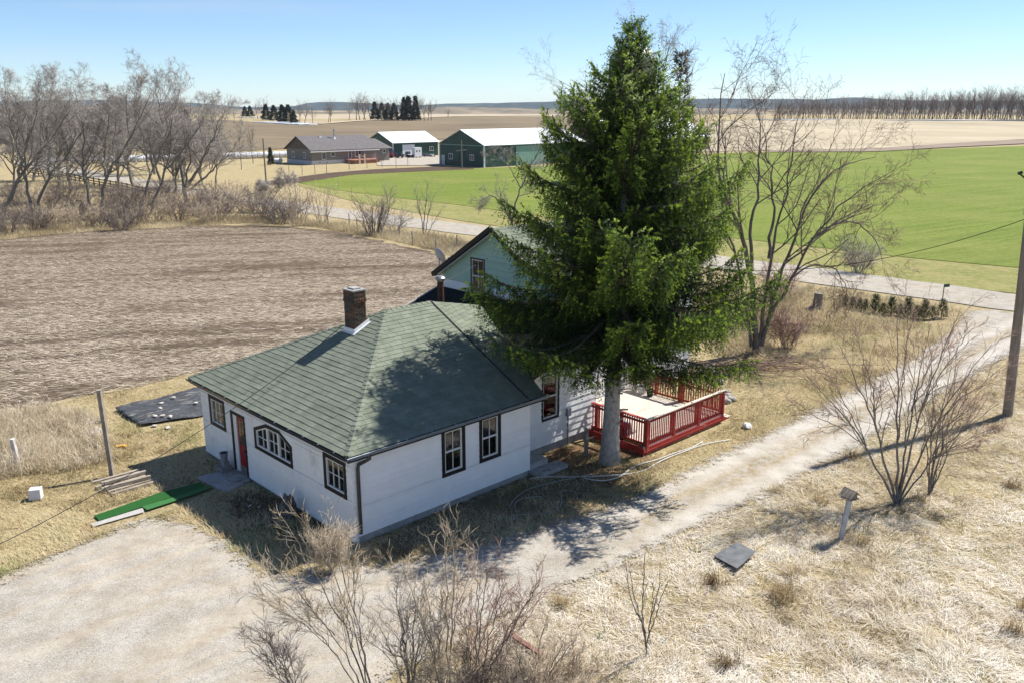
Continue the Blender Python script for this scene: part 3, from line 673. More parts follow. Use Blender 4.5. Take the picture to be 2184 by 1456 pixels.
m.bb(cu0 - .04, cu0 - .006, cv0 - .0349, cv1 + .03, az(cu0) - .02, az(cu0) + .14)
m.hexa([(cu0 - .12, cv0 - .12, az(cu0 - .12) + .03), (cu1 + .1, cv0 - .12, az(cu1 + .1) + .03), (cu1 + .1, cv0 - .03, az(cu1 + .1) + .03), (cu0 - .12, cv0 - .03, az(cu0 - .12) + .03), (cu0 - .12, cv0 - .12, az(cu0 - .12) + .04), (cu1 + .1, cv0 - .12, az(cu1 + .1) + .04), (cu1 + .1, cv0 - .03, az(cu1 + .1) + .04), (cu0 - .12, cv0 - .03, az(cu0 - .12) + .04)])
m.hexa([(cu0 - .12, cv0 - .03, az(cu0 - .12) + .03), (cu0 - .03, cv0 - .03, az(cu0 - .03) + .03), (cu0 - .03, cv1 + .06, az(cu0 - .03) + .03), (cu0 - .12, cv1 + .06, az(cu0 - .12) + .03), (cu0 - .12, cv0 - .03, az(cu0 - .12) + .042), (cu0 - .03, cv0 - .03, az(cu0 - .03) + .042), (cu0 - .03, cv1 + .06, az(cu0 - .03) + .042), (cu0 - .12, cv1 + .06, az(cu0 - .12) + .042)])
m.build('chimney_flashing', mat('white metal flashing', (.78, .79, .80), (.7, .71, .72), 5, .4, spec=.5), chm)
# stove pipe
RUST = mat('rusty stove pipe', (.05, .03, .025), (.12, .055, .035), 9, .8, .2, 40)
sp = MB().lathe([(.13, 4.4), (.13, 6.02)], 14, (7.95, 5.55, 0)).build('stove_pipe', RUST, HP, smooth=False)
MB().lathe([(.05, 6.0), (.14, 6.06), (.15, 6.1), (.19, 6.12), (.2, 6.18), (.14, 6.25), (.03, 6.27)], 16, (7.95, 5.55, 0)).build('pipe_cap', mat('galvanised metal', (.28, .28, .29), (.4, .4, .41), 8, .4, metal=.7, spec=.5), sp)
# satellite dish on far slope
DISHG = mat('grey dish', (.34, .35, .36), (.42, .43, .44), 6, .5)
dc = Vector((13.6, 11.0, 5.9))
dish = bpy.data.objects.new('satellite_dish', None); COL.objects.link(dish); tag(dish, 'grey satellite dish at the eave of the mint green gable', 'satellite dish')
dp_ = G(936, 548, 5.5); dish.location = tuple(dp_ - np.array([-.02, 0, .62]))
m = MB(); m.lathe([(.02, 0), (.12, .008), (.24, .035), (.33, .075), (.40, .12), (.405, .13), (.33, .09), (.2, .035), (.02, .015)], 20)
d = m.build('dish_reflector', DISHG, dish, smooth=True); d.location = (-.05, 0, .62); d.rotation_euler = (R(-35), R(62), 0); 
ev_ = W(12.5, 10.68, 5.12) - (dp_ - np.array([-.02, 0, .62])); MB().tube([tuple(ev_), (.0, 0, .1), (-.02, 0, .3), (0.0, 0, .6)], .028, 6).build('mast', DISHG, dish)
m = MB(); m.tube([(0.0, 0, .38), (.2, -.15, .35), (.48, -.3, .55)], .016, 5); m.box((.5, -.31, .6), (.14, .1, .1)); m.build('receiver_arm', DISHG, dish)
# meter box, conduit on clapboards
m = MB(); m.tube([(10.35, SB - .06, .0), (10.35, SB - .06, 1.35)], .03, 6); m.bb(10.25, 10.45, SB - .14, SB - .03, 1.2, 1.5); m.build('meter_conduit', GUTG, HP)
m = MB(); m.bb(8.0, 8.22, SB - .16, SB - .03, 1.15, 1.32); m.build('vent_hood', SASH, HP)
# ================================================================== deck
REDW = mat('worn red deck paint', (.30, .028, .024), (.36, .045, .038), 7, .55, .2, 40, rnd=.12, c=(.44, .25, .20), cs=7, clo=.60, chi=.72)
REDD = mat('red skirt paint', (.26, .022, .02), (.32, .035, .03), 5, .5, .2, 40, c=(.48, .36, .30), cs=2.6, clo=.6, chi=.7, rot=(0, 0, -TH), stretch=(.6, 1, 2.5))
PALE = mat('bleached deck boards', (.52, .45, .38), (.64, .58, .50), 4, .85, .3, 30, rot=(0, 0, -TH), stretch=(.25, 3, 1), rnd=.07, c=(.44, .36, .30), cs=2.2, clo=.6, chi=.75)
deck = empty('wooden_deck', tuple(O), TH, 'red railed wooden deck with pale board floor beside the spruce trunk', 'deck')
D0, D1, DV0, DV1, DZ = 11.75, 16.8, -1.7, 3.12, .38
bwid = .145; v = DV0 + .02
while v + bwid < DV1:
    lo = D0 + .02 if v < .98 else D0 + .32
    MB().bb(lo, D1 - .02 + random.uniform(-.01, .01), v, v + bwid - .01, DZ - .035, DZ + random.uniform(-.002, .003)).build('deck_board', PALE, deck); v += bwid
# skirt and frame
MB().bb(D0 - .22, D1 - .1, DV0 - .05, DV0 - .01, .04, .30).build('skirt_board', REDD, deck)
MB().bb(D0 - .22, D1 - .1, DV0 - .075, DV0 - .05, .14, .18).build('skirt_trim', REDD, deck)
MB().bb(D0 - .22, D0 - .18, DV0 - .01, SB - .05, .04, .34).build('skirt_board', REDD, deck)
MB().bb(D1 - .14, D1 - .1, DV0 - .01, DV1, .06, .32).build('skirt_board', REDD, deck)
for u in (12.2, 13.7, 15.2, 16.4):
    for v in (-1.3, .6, 2.4): MB().bb(u - .06, u + .06, v - .06, v + .06, -.1, .34).build('footing', REDW, deck)
MB().bb(D0 - .17, D1 - .05, DV0 - .005, DV0 + .03, .3, .345).build('rim_ledge', PALE, deck)
bal = MB().bb(-.018, .018, -.018, .018, 0, .90).mesh('baluster', REDW)
def rail(a, b, top=1.38, cap=None, zb=.40, sp=.115, tops=0.0):
    a = np.array(a); b = np.array(b); L = np.linalg.norm(b - a); d = (b - a) / L; n = int(L / sp)
    for i in range(n + 1):
        p = a + d * (i + .5) * L / (n + 1); o = mobj('baluster', bal, deck); o.location = (p[0], p[1], zb); o.scale = (1, 1, (top - zb - .03 + tops) / .90)
    nn = np.array([-d[1], d[0]]) * .036
    for z in (top - .12, zb + .06): MB().bar((*(a + nn), z), (*(b + nn), z), .03, .085).build('rail', REDW, deck)
    if cap: MB().bar((*a, top), (*b, top), .14, .035).build('handrail', cap, deck)
def post(u, v, w=.1, h=1.40, nm='post'): MB().bb(u - w / 2, u + w / 2, v - w / 2, v + w / 2, .05, h).build(nm, REDW, deck)
rail((D0, DV0), (D1, DV0), 1.38, PALE, .36)
rail((D0, DV0 + .08), (D0, SB - .05), 1.38, REDW, .36)
rail((D1, DV0 + .08), (D1, .28), 1.30, None, .42, .125, .14)
rail((D1, .45), (D1, DV1), 1.38, PALE, .42, .14)
post(D0, DV0, .12, 1.37); post(D1, DV0, .1, 1.37); post(D1, .36, .2, 1.45); post(13.45, DV0 + .05, .16, 1.34); post(15.1, DV0 + .05, .16, 1.34); post(D0 + .02, .75, .12, 1.34); post(D0, -.5, .1, 1.34); post(D1, DV1 - .1, .1, 1.42); post(D1, 1.7, .09, 1.36)
for i in range(3): MB().bb(16.72 + i * .27, 17.03 + i * .27, -1.62, -.55, .27 - i * .12, .31 - i * .12).build('stair_tread', PALE, deck)
for v in (-1.6, -.6): MB().hexa([(16.75, v - .02, -.05), (17.5, v - .02, -.05), (17.5, v + .02, -.05), (16.75, v + .02, -.05), (16.75, v - .02, .26), (17.45, v - .02, .02), (17.45, v + .02, .02), (16.75, v + .02, .26)]).build('stair_stringer', REDW, deck)
# pots on the deck
def at_uv(o, u, v, z=0.0, rz=0.0): p = W(u, v, z); o.location = tuple(p); o.rotation_euler = (0, 0, TH + rz); return o
WPLAS = mat('white plastic', (.72, .72, .72), (.64, .64, .64), 6, .45)
BPLAS = mat('black plastic', (.015, .015, .017), (.03, .03, .032), 6, .5)
SOIL = mat('potting soil', (.05, .035, .025), (.09, .065, .045), 20, .95, .5)
def pot(name, u, v, z, r, h, m_, label, lean=0):
    e = at_uv(empty(name, label=label, cat='pot' if 'pot' in name else 'bucket'), u, v, z)
    MB().lathe([(r * .72, 0), (r * .98, h * .93), (r * 1.08, h * .94), (r * 1.08, h), (r * .95, h), (r * .9, h * .86), (.01, h * .85)], 18).build('pot_body', m_, e, smooth=False)
    MB().lathe([(r * .9, h * .86), (.01, h * .88)], 14).build('soil', SOIL if 'pot' in name else DARKIN, e)  # bucket disc is near-black for its unlit inside, not soil
    return e
pot('plant_pot', 16.45, 2.62, DZ, .2, .34, WPLAS, 'white flower pot nearest the house wall on the deck')
pot('plant_pot', 16.47, 2.2, DZ, .22, .36, WPLAS, 'white flower pot in the middle of three by the deck rail')
pot('plant_pot', 16.42, 1.72, DZ, .17, .3, BPLAS, 'small black flower pot by the deck rail')
# small grey block on deck floor, blue sheet by the rail
o = MB().box((0, 0, .05), (.24, .14, .1), .2).build('brick_block', CONC); at_uv(o, 12.4, -.55, DZ + .003); tag(o, 'small grey block lying on the pale deck floor', 'block')
BLUE = mat('blue grey tarp', (.10, .16, .24), (.17, .24, .33), 5, .6, .4, 12)
m = MB(); n = 9; vs = []
for i in range(n):
    for j in range(5): vs.append((-.06 * math.sin(i * 1.9 + j) , i * .055, .02 + j * .14 + .02 * math.sin(i)))
for i in range(n):
    for j in range(5): vs.append((.1 + .05 * math.sin(i * 2.2 + j * .7), i * .055, .02 + j * .14))
fs = [(i * 5 + j, (i + 1) * 5 + j, (i + 1) * 5 + j + 1, i * 5 + j + 1) for i in range(n - 1) for j in range(4)]
fs += [tuple(q + n * 5 for q in f)[::-1] for f in fs] + [(i * 5 + 4, (i + 1) * 5 + 4, n * 5 + (i + 1) * 5 + 4, n * 5 + i * 5 + 4) for i in range(n - 1)]
m.add(vs, fs); o = m.build('folded_tarp', BLUE, smooth=True); at_uv(o, D0 + .12, -.75, DZ + .004); tag(o, 'blue folded tarp leaning inside the deck railing', 'tarp')
# ================================================================== yard things
GREYW = mat('split grey timber', (.24, .20, .16), (.38, .33, .27), 4, .92, .5, 30, rnd=.18)
def stake(name, base, top, w, label, m_, cat='post', extra=None):
    e = empty(name, (base[0], base[1], 0), 0, label, cat); a = Vector((0, 0, -.3)); b = Vector(np.array(top) - np.array([base[0], base[1], 0]))
    MB().bar(a, b, w, w * 1.0, (0, 1, 0)).build('post_shaft', m_, e); return e
b = G(240, 1015)
pt = at_y(211, 832, b[1] + .15); e = stake('weathered_post', b, pt, .13, 'tall weathered grey post standing beside the stack of planks', GREYW)
d = Vector(pt - np.array([b[0], b[1], 0])); MB().box(tuple(d + Vector((0, 0, .012))), (.15, .15, .025), .3).build('post_top', GREYW, e)
b = G(42, 998); pt = at_y(26, 937, b[1]); e = stake('white_post', b, pt, .13, 'short leaning white-painted post in the tall dry weeds', mat('flaking white paint', (.62, .6, .57), (.36, .33, .3), 12, .9, .3, 40))
MB().lathe([(.07, 0), (.075, .03), (.02, .05)], 10, tuple(Vector(pt - np.array([b[0], b[1], 0])))).build('post_top', WPLAS, e)
b = G(77, 1062); e = empty('white_block', (b[0], b[1], 0), .25, 'white foam block standing on the grass left of the planks', 'block')
m = MB(); m.hexa([(-.19, -.16, 0), (.19, -.16, 0), (.2, .16, 0), (-.18, .16, 0), (-.17, -.15, .36), (.19, -.15, .37), (.19, .16, .36), (-.16, .15, .37)]); o = m.build('block_body', WPLAS, e)
md = o.modifiers.new('b', 'BEVEL'); md.width = .02; md.segments = 2
# planks
for i, (v, l, du, z) in enumerate(((9.85, 1.6, 0, 0), (9.62, 1.45, .12, 0), (9.38, 1.5, -.12, 0), (9.14, 1.55, .0, 0), (8.9, 1.7, -.05, 0), (8.7, 1.6, .1, 0), (8.46, 1.62, .12, 0), (9.3, 1.4, .1, .11), (8.8, 1.5, 0, .11))):
    n_ = ('topmost plank at the post end of the stack', 'second plank from the post in the stack', 'third plank from the post in the stack', 'fourth plank from the post in the stack', 'fifth plank from the post in the stack', 'sixth plank from the post in the stack', 'plank of the stack nearest the green turf mat', 'plank lying on top in the stack middle', 'plank lying on top towards the turf mat')[i]
    m = MB(); m.bb(-l / 2, l / 2, -.06, .06, z + .002, z + .095 + random.uniform(-.01, .01)); o = m.build('plank', GREYW); at_uv(o, -3.3 + du, v, 0, random.uniform(-.08, .05)); tag(o, 'weathered grey wood, ' + n_, 'plank', 'stacked planks by the post')
# turf mats
TURF = mat('artificial turf', (.010, .065, .010), (.022, .13, .020), 60, .8, .8, 160, bd=.02); TURF2 = mat('light artificial turf', (.028, .13, .032), (.06, .20, .06), 60, .8, .8, 160, bd=.02)
def matpoly(name, pts, z, th, m_, label, cat, wav=.02):
    ol = resample([W(*p)[:2] for p in pts], .12, True, .02); mm = MB()
    mm.prism([tuple(p) for p in ol], z, z + th); o = mm.build(name, m_); return tag(o, label, cat)
matpoly('turf_mat', [(-4.95, 7.28), (-4.95, 6.78), (-3.6, 6.86), (-1.4, 6.92), (-1.38, 7.4), (-2.8, 7.52)], .012, .022, TURF, 'dark green artificial turf runner towards the red door', 'turf mat')
matpoly('turf_mat', [(-3.6, 6.82), (-3.58, 6.48), (-2.75, 6.48), (-1.3, 6.66), (-1.33, 6.88), (-2.74, 6.84)], .036, .018, TURF2, 'lighter green turf strip along the dark turf runner', 'turf mat')
matpoly('backing_strip', [(-5.2, 6.78), (-5.22, 6.52), (-3.7, 6.46), (-3.62, 6.76)], .014, .015, mat('pale backing strip', (.36, .345, .32), (.44, .425, .40), 6, .9), 'pale flat strip lying along the turf runner edge', 'strip')
# concrete slab at door, blocks, bucket
o = MB().prism([(-1.3, 7.85), (-1.12, 5.98), (-.06, 6.35), (-.02, 7.55), (-.5, 7.8)], -.08, .05).build('door_slab', CONC); o.location = tuple(O); o.rotation_euler = (0, 0, TH); tag(o, 'cracked concrete slab in front of the red door', 'slab')
o = MB().bb(-.32, .32, -.27, .27, 0, .05).build('paving_stone', CONC); at_uv(o, -.45, 6.75, .051, .1); tag(o, 'square grey paving stone lying on the door slab', 'paver')
CBLK = mat('grey concrete block', (.19, .18, .17), (.27, .26, .25), 20, .95, .5, 60)
for i in range(3):
    m = MB(); m.bb(-.2, .2, -.1, .1, 0, .19); m.bb(-.205, -.2, -.06, .06, .03, .16)
    o = m.build('concrete_block', CBLK)
    at_uv(o, (-.34, -.36, -.31)[i], (7.62, 7.83, 7.7)[i], (.051, .051, .242)[i], (0, .05, 1.5)[i]); tag(o, ('grey concrete block under the bucket, lower row nearest the door', 'grey concrete block under the bucket, lower row farther from the door', 'grey concrete block directly below the bucket')[i], 'block', 'blocks by the red door')
pot('bucket', -.32, 7.7, .434, .15, .3, mat('grey bucket plastic', (.2, .2, .23), (.27, .27, .3), 8, .6), 'grey bucket standing on the concrete blocks by the red door')
# black weed sheet behind the wing
TARPB = mat('black plastic sheet', (.02, .021, .023), (.075, .076, .08), 3, .45, .8, 5, spec=.4, c=(.30, .28, .25), cs=1.6, clo=.56, chi=.72, rot=(0, 0, -TH), stretch=(1, 4, 1), bd=.08)
def wavy_sheet(name, pts, m_, label, cat, n=26, amp=.09, th=.012):
    P4 = [W(*p) for p in pts]; vs = []; fs = []
    for i in range(n + 1):
        for j in range(n + 1):
            s, t = i / n, j / n; p = (P4[0] * (1 - s) + P4[1] * s) * (1 - t) + (P4[3] * (1 - s) + P4[2] * s) * t
            x, y = p[0] + .25 * (vnoise(s * 7, t * 3, 1, 4) - .5), p[1] + .25 * (vnoise(s * 3, t * 7, 1, 6) - .5)
            vs.append((x, y, .03 + amp * vnoise(x, y, 1.4, 8) + amp * .6 * vnoise(x * .6, y * 2.2, 2.0, 9)))
    for i in range(n):
        for j in range(n): a = i * (n + 1) + j; fs.append((a, a + n + 1, a + n + 2, a + 1))
    o = MB().add(vs, fs).build(name, m_, smooth=True); md = o.modifiers.new('s', 'SOLIDIFY'); md.thickness = th; return tag(o, label, cat)
wavy_sheet('black_plastic_sheet', [(-.75, 17.0), (-.7, 14.4), (3.6, 13.4), (3.2, 17.6)], TARPB, 'wrinkled black plastic sheet on the ground left of the house', 'plastic sheet')
for i, (u, v) in enumerate(((.3, 14.6), (.5, 14.3), (.05, 14.8), (.9, 16.2), (2.0, 15.2), (1.6, 16.6), (2.6, 14.4), (.6, 15.6), (-.3, 14.0), (.0, 13.4))):
    m = MB(); bm = bmesh.new(); bmesh.ops.create_icosphere(bm, subdivisions=2, radius=1)
    for q in bm.verts: q.co = Vector((q.co.x * .12, q.co.y * .085, q.co.z * .045)) * (1 + .4 * (random.random() - .5))
    me = bpy.data.meshes.new('stone'); bm.to_mesh(me); bm.free(); me.materials.append(mat('pale field stone', (.42, .38, .33), (.6, .56, .5), 8, .95, .4)); o = mobj('stone', me); at_uv(o, u, v, .16 if i < 8 else .03, i * 1.1)
    tag(o, 'pale stone weighing down the black plastic sheet' if i < 8 else ('pale stone in the grass just off the black plastic sheet'), 'stone', 'stones on the black sheet' if i < 8 else 'stones off the black sheet')
# crate, wheel, yellow scrap near the post
b = G(211, 920); e = empty('laundry_crate', (b[0], b[1], 0), .3, 'blue and white open basket lying in grass behind the post', 'basket')
m = MB(); 
for a in range(10): m.bar((.3 * math.cos(a * .628), .2 * math.sin(a * .628), .0), (.36 * math.cos(a * .628), .24 * math.sin(a * .628), .16), .05, .015)
m.build('basket_side', mat('blue white plastic', (.5, .58, .72), (.65, .68, .74), 9, .5), e); MB().lathe([(.28, .0), (.3, .02)], 12).build('basket_base', WPLAS, e)
b = G(207, 902); o = MB().tube([(.14 * math.cos(a), .14 * math.sin(a), .03) for a in np.linspace(0, 6.28, 17)], .03, 6).build('rubber_ring', BPLAS); o.location = (b[0], b[1], .02); tag(o, 'small black rubber ring lying behind the tall post', 'ring')
b = G(258, 953); m = MB(); m.box((0, 0, .05), (.35, .12, .08), .5, .2); m.box((.18, -.03, .06), (.12, .2, .06), 1.1, .1); o = m.build('rusty_scrap', mat('rusty yellow scrap', (.45, .22, .03), (.5, .34, .08), 9, .8)); o.location = (b[0], b[1], 0); tag(o, 'rust and yellow scrap piece lying near the tall post', 'scrap')
# bagged bundle by the wall
bm = bmesh.new(); bmesh.ops.create_icosphere(bm, subdivisions=4, radius=1)
for q in bm.verts:
    n_ = vnoise(q.co.x * 3 + 5, q.co.y * 3 + q.co.z * 4, 1, 2); q.co = Vector((q.co.x * .34, q.co.y * .34, (q.co.z + .8) * .42)) * (.8 + .4 * n_)
    f_ = 1 - .5 * max(0, q.co.z / .8); q.co.x *= f_; q.co.y *= f_
me = bpy.data.meshes.new('bundle'); bm.to_mesh(me); bm.free(); me.materials.append(mat('dark wrap', (.05, .052, .055), (.10, .10, .105), 5, .6, .5, 12)); o = mobj('wrapped_bundle', me); at_uv(o, -.5, 3.0, -.02); tag(o, 'dark wrapped bundle standing against the white wall below the arched window', 'bundle')
# concrete steps in the nook
st = at_uv(empty('concrete_steps', label='low concrete steps in the corner between wing and clapboard wall', cat='steps'), 0, 0, 0); st.location = tuple(O)
MB().bb(7.34, 8.3, .06, 1.0, -.05, .34).build('upper_step', CONC, st); MB().bb(7.36, 8.75, -.5, .055, -.05, .14).build('lower_step', CONC, st)
# sign post
e = at_uv(empty('wooden_stake', label='dark wooden stake with a crosspiece beside the spruce trunk', cat='post'), 10.09, -.19, 0)
MB().bb(-.07, .07, -.05, .05, -.2, 1.05).build('post_shaft', WOOD, e); MB().bb(-.09, .35, -.075, -.05, .62, .70).build('crosspiece', WOOD, e)
# white spout offcut
e = at_uv(empty('white_pipe_elbow', label='white bent pipe piece on the grass beside the deck', cat='pipe'), 11.2, -.7, 0)
MB().tube([(-.35, 0, .06), (0, 0, .07), (.06, 0, .12), (.1, 0, .42)], .085, 8).build('pipe_body', WPLAS, e)
# hoses
def hose(name, px, m_, label, r=.016, z=.03):
    pts = [G(*q) for q in px]; pts = resample(pts, .25); q = pts
    for _ in range(3): q = [q[0]] + [(q[i - 1] + 2 * q[i] + q[i + 1]) / 4 for i in range(1, len(q) - 1)] + [q[-1]]
    return tag(MB().tube([(p[0], p[1], z + .01 * math.sin(i * .7)) for i, p in enumerate(q)], r, 5).build(name, m_, smooth=True), label, 'hose')
HW = mat('white hose', (.62, .62, .58), (.52, .52, .48), 10, .5); HG = mat('grey green hose', (.22, .25, .22), (.3, .32, .28), 10, .5)
hose('garden_hose', [(1129, 1022), (1140, 1018), (1240, 1017), (1320, 1015), (1375, 1005), (1400, 988), (1440, 970), (1500, 948), (1555, 938)], HW, 'white garden hose running along the grass towards the deck stairs', .022)
hose('garden_hose', [(1245, 1020), (1280, 1030), (1320, 1020), (1345, 998), (1362, 990), (1400, 983), (1430, 968), (1480, 955), (1498, 942)], HW, 'white garden hose branching past the spruce trunk foot', .022)
hose('garden_hose', [(1086, 1083), (1096, 1062), (1130, 1040), (1180, 1028), (1240, 1018), (1262, 1012)], HG, 'pale hose curving on shaded grass along the wing wall', .02)
hose('garden_hose', [(1155, 1060), (1110, 1060), (1092, 1070), (1100, 1092), (1115, 1102), (1108, 1112), (1080, 1115), (1073, 1106), (1085, 1100), (1120, 1098), (1180, 1095), (1200, 1082), (1205, 1068), (1190, 1055), (1190, 1042), (1215, 1040), (1240, 1055), (1232, 1065)], HG, 'dark looped hose lying in curls on the shaded lawn', .018)
hose('garden_hose', [(1155, 1012), (1190, 1004), (1202, 993), (1192, 989), (1180, 990)], HG, 'short hose loop by the concrete steps', .016)
# mat on the right grass
o = matpoly('rubber_mat', [UV(G(1524, 1188)), UV(G(1572, 1158)), UV(G(1613, 1180)), UV(G(1572, 1215))], .05, .015, mat('grey rubber mat', (.10, .105, .11), (.16, .165, .17), 3, .6, .2), 'flat grey mat lying in the pale straw grass', 'mat')
# rusty rail at the bottom
b0, b1 = G(1085, 1358), G(1165, 1410); o = MB().bar((*b0[:2], .12), (*b1[:2], .1), .12, .06).build('rusty_bar', mat('reddish rusty steel', (.16, .07, .055), (.24, .12, .10), 9, .7)); tag(o, 'reddish metal bar lying in the grass behind the front shrubs', 'bar')
# bird feeder
b = G(1793, 1140); tp = at_y(1812, 1062, b[1]); e = empty('bird_feeder', (b[0], b[1], 0), 0, 'small shingled bird feeder on a leaning white post', 'bird feeder')
BF = .72
dv = Vector(tp - np.array([b[0], b[1], 0])); WP = MATS['flaking white paint']
MB().bar((0, 0, -.3), dv, .12, .12, (0, 1, 0)).build('post_shaft', mat('old white post', (.55, .56, .58), (.42, .43, .45), 8, .8, .2), e)
MB().box(tuple(dv + Vector((0, 0, .02))), (.55 * BF, .5 * BF, .03), .5).build('tray', WOOD, e)
for sgn in (-1, 1):
    m = MB()
    for r_ in range(3):
        for c_ in range(4): m.box((sgn * (.07 + r_ * .1), -.24 + c_ * .16, .36 - r_ * .085), (.14, .15, .015), 0, 0, sgn * .7)
    o = m.build('feeder_roof', GREYW, e); o.location = dv; o.rotation_euler = (0, 0, .5); o.scale = (BF,) * 3
m = MB(); m.box((0, .2, .17), (.4, .02, .3)); m.box((0, -.2, .17), (.4, .02, .3)); o = m.build('feeder_end', WOOD, e); o.location = dv; o.rotation_euler = (0, 0, .5); o.scale = (BF,) * 3
# rocks by the deck
for i, (x, y) in enumerate(((1535, 816), (1520, 795), (1510, 785), (1548, 838), (1553, 845), (1545, 850), (1560, 852), (1550, 857), (1592, 910))):
    bm = bmesh.new(); bmesh.ops.create_icosphere(bm, subdivisions=2, radius=1)
    for q in bm.verts: q.co = Vector((q.co.x * .22, q.co.y * .18, q.co.z * .14)) * (.8 + .45 * random.random())
    me = bpy.data.meshes.new('stone'); bm.to_mesh(me); bm.free(); me.materials.append(mat('grey field stone', (.25, .23, .21), (.42, .39, .36), 6, .95, .4) if i < 8 else WPLAS); o = mobj('stone', me); p = G(x, y); o.location = (p[0], p[1], .05); o.rotation_euler = (0, 0, i)
    tag(o, 'grey field stone beside the deck corner, %s from the steps' % ('eighth', 'seventh', 'sixth', 'fifth', 'fourth', 'third', 'first', 'second', '')[i] if i < 8 else 'white stone on the grass past the deck stairs', 'stone', 'stones by the deck corner' if i < 8 else None)
# utility pole and wires
b = G(2150, 880); e = empty('utility_pole', (b[0], b[1], 0), 0, 'tall grey wooden utility pole at the right edge beside the driveway', 'utility pole')
tp = at_y(2232, 120, b[1]); dv = Vector(tp - np.array([b[0], b[1], 0])); PW = mat('grey utility pole wood', (.20, .165, .135), (.30, .26, .22), 3, .92, .4, 20, stretch=(3, 3, .4))
MB().tube([(0, 0, -.4), dv * .33, dv * .66, dv], [.20, .18, .165, .15], 12).build('pole_shaft', PW, e)
q = dv * .5 + Vector((-.28, -.1, .3)); MB().lathe([(.16, -.35), (.2, -.33), (.2, .33), (.17, .38), (.03, .4)], 14, tuple(Vector(at_y(2197, 440, b[1]) - np.array([b[0], b[1], 0])))).build('transformer', DISHG, e)
i0 = Vector(at_y(2176, 372, b[1]) - np.array([b[0], b[1], 0])); MB().bar(i0, i0 + Vector((1.3, 0, -1.0)), .05, .05).bar(i0 + Vector((-.08, 0, .02)), i0 + Vector((.06, 0, .08)), .1, .1).build('insulator_arm', BPLAS, e)
def wire(name, a, c, sag, r, label, n=30):
    a = np.array(a); c = np.array(c); pts = [a + (c - a) * t - np.array([0, 0, sag * 4 * t * (1 - t)]) for t in np.linspace(0, 1, n)]
    return tag(MB().tube(pts, r, 4).build(name, BPLAS), label, 'wire')
wire('service_wire', at_y(2186, 468, b[1]), W(20.5, 3.0, 5.4), .9, .014, 'black service wire sagging from the utility pole towards the house')
wire('service_wire', W(3.55, 5.65, 5.05), at_y(-60, 1188, 21.0), .5, .014, 'black wire running from the chimney over the roof to lower left')
wire('aerial_wire', W(12.0 - .35, 6.9, 6.35), W(8.0, 5.7, 5.9), .02, .008, 'thin wire from the stove pipe to the mint gable')
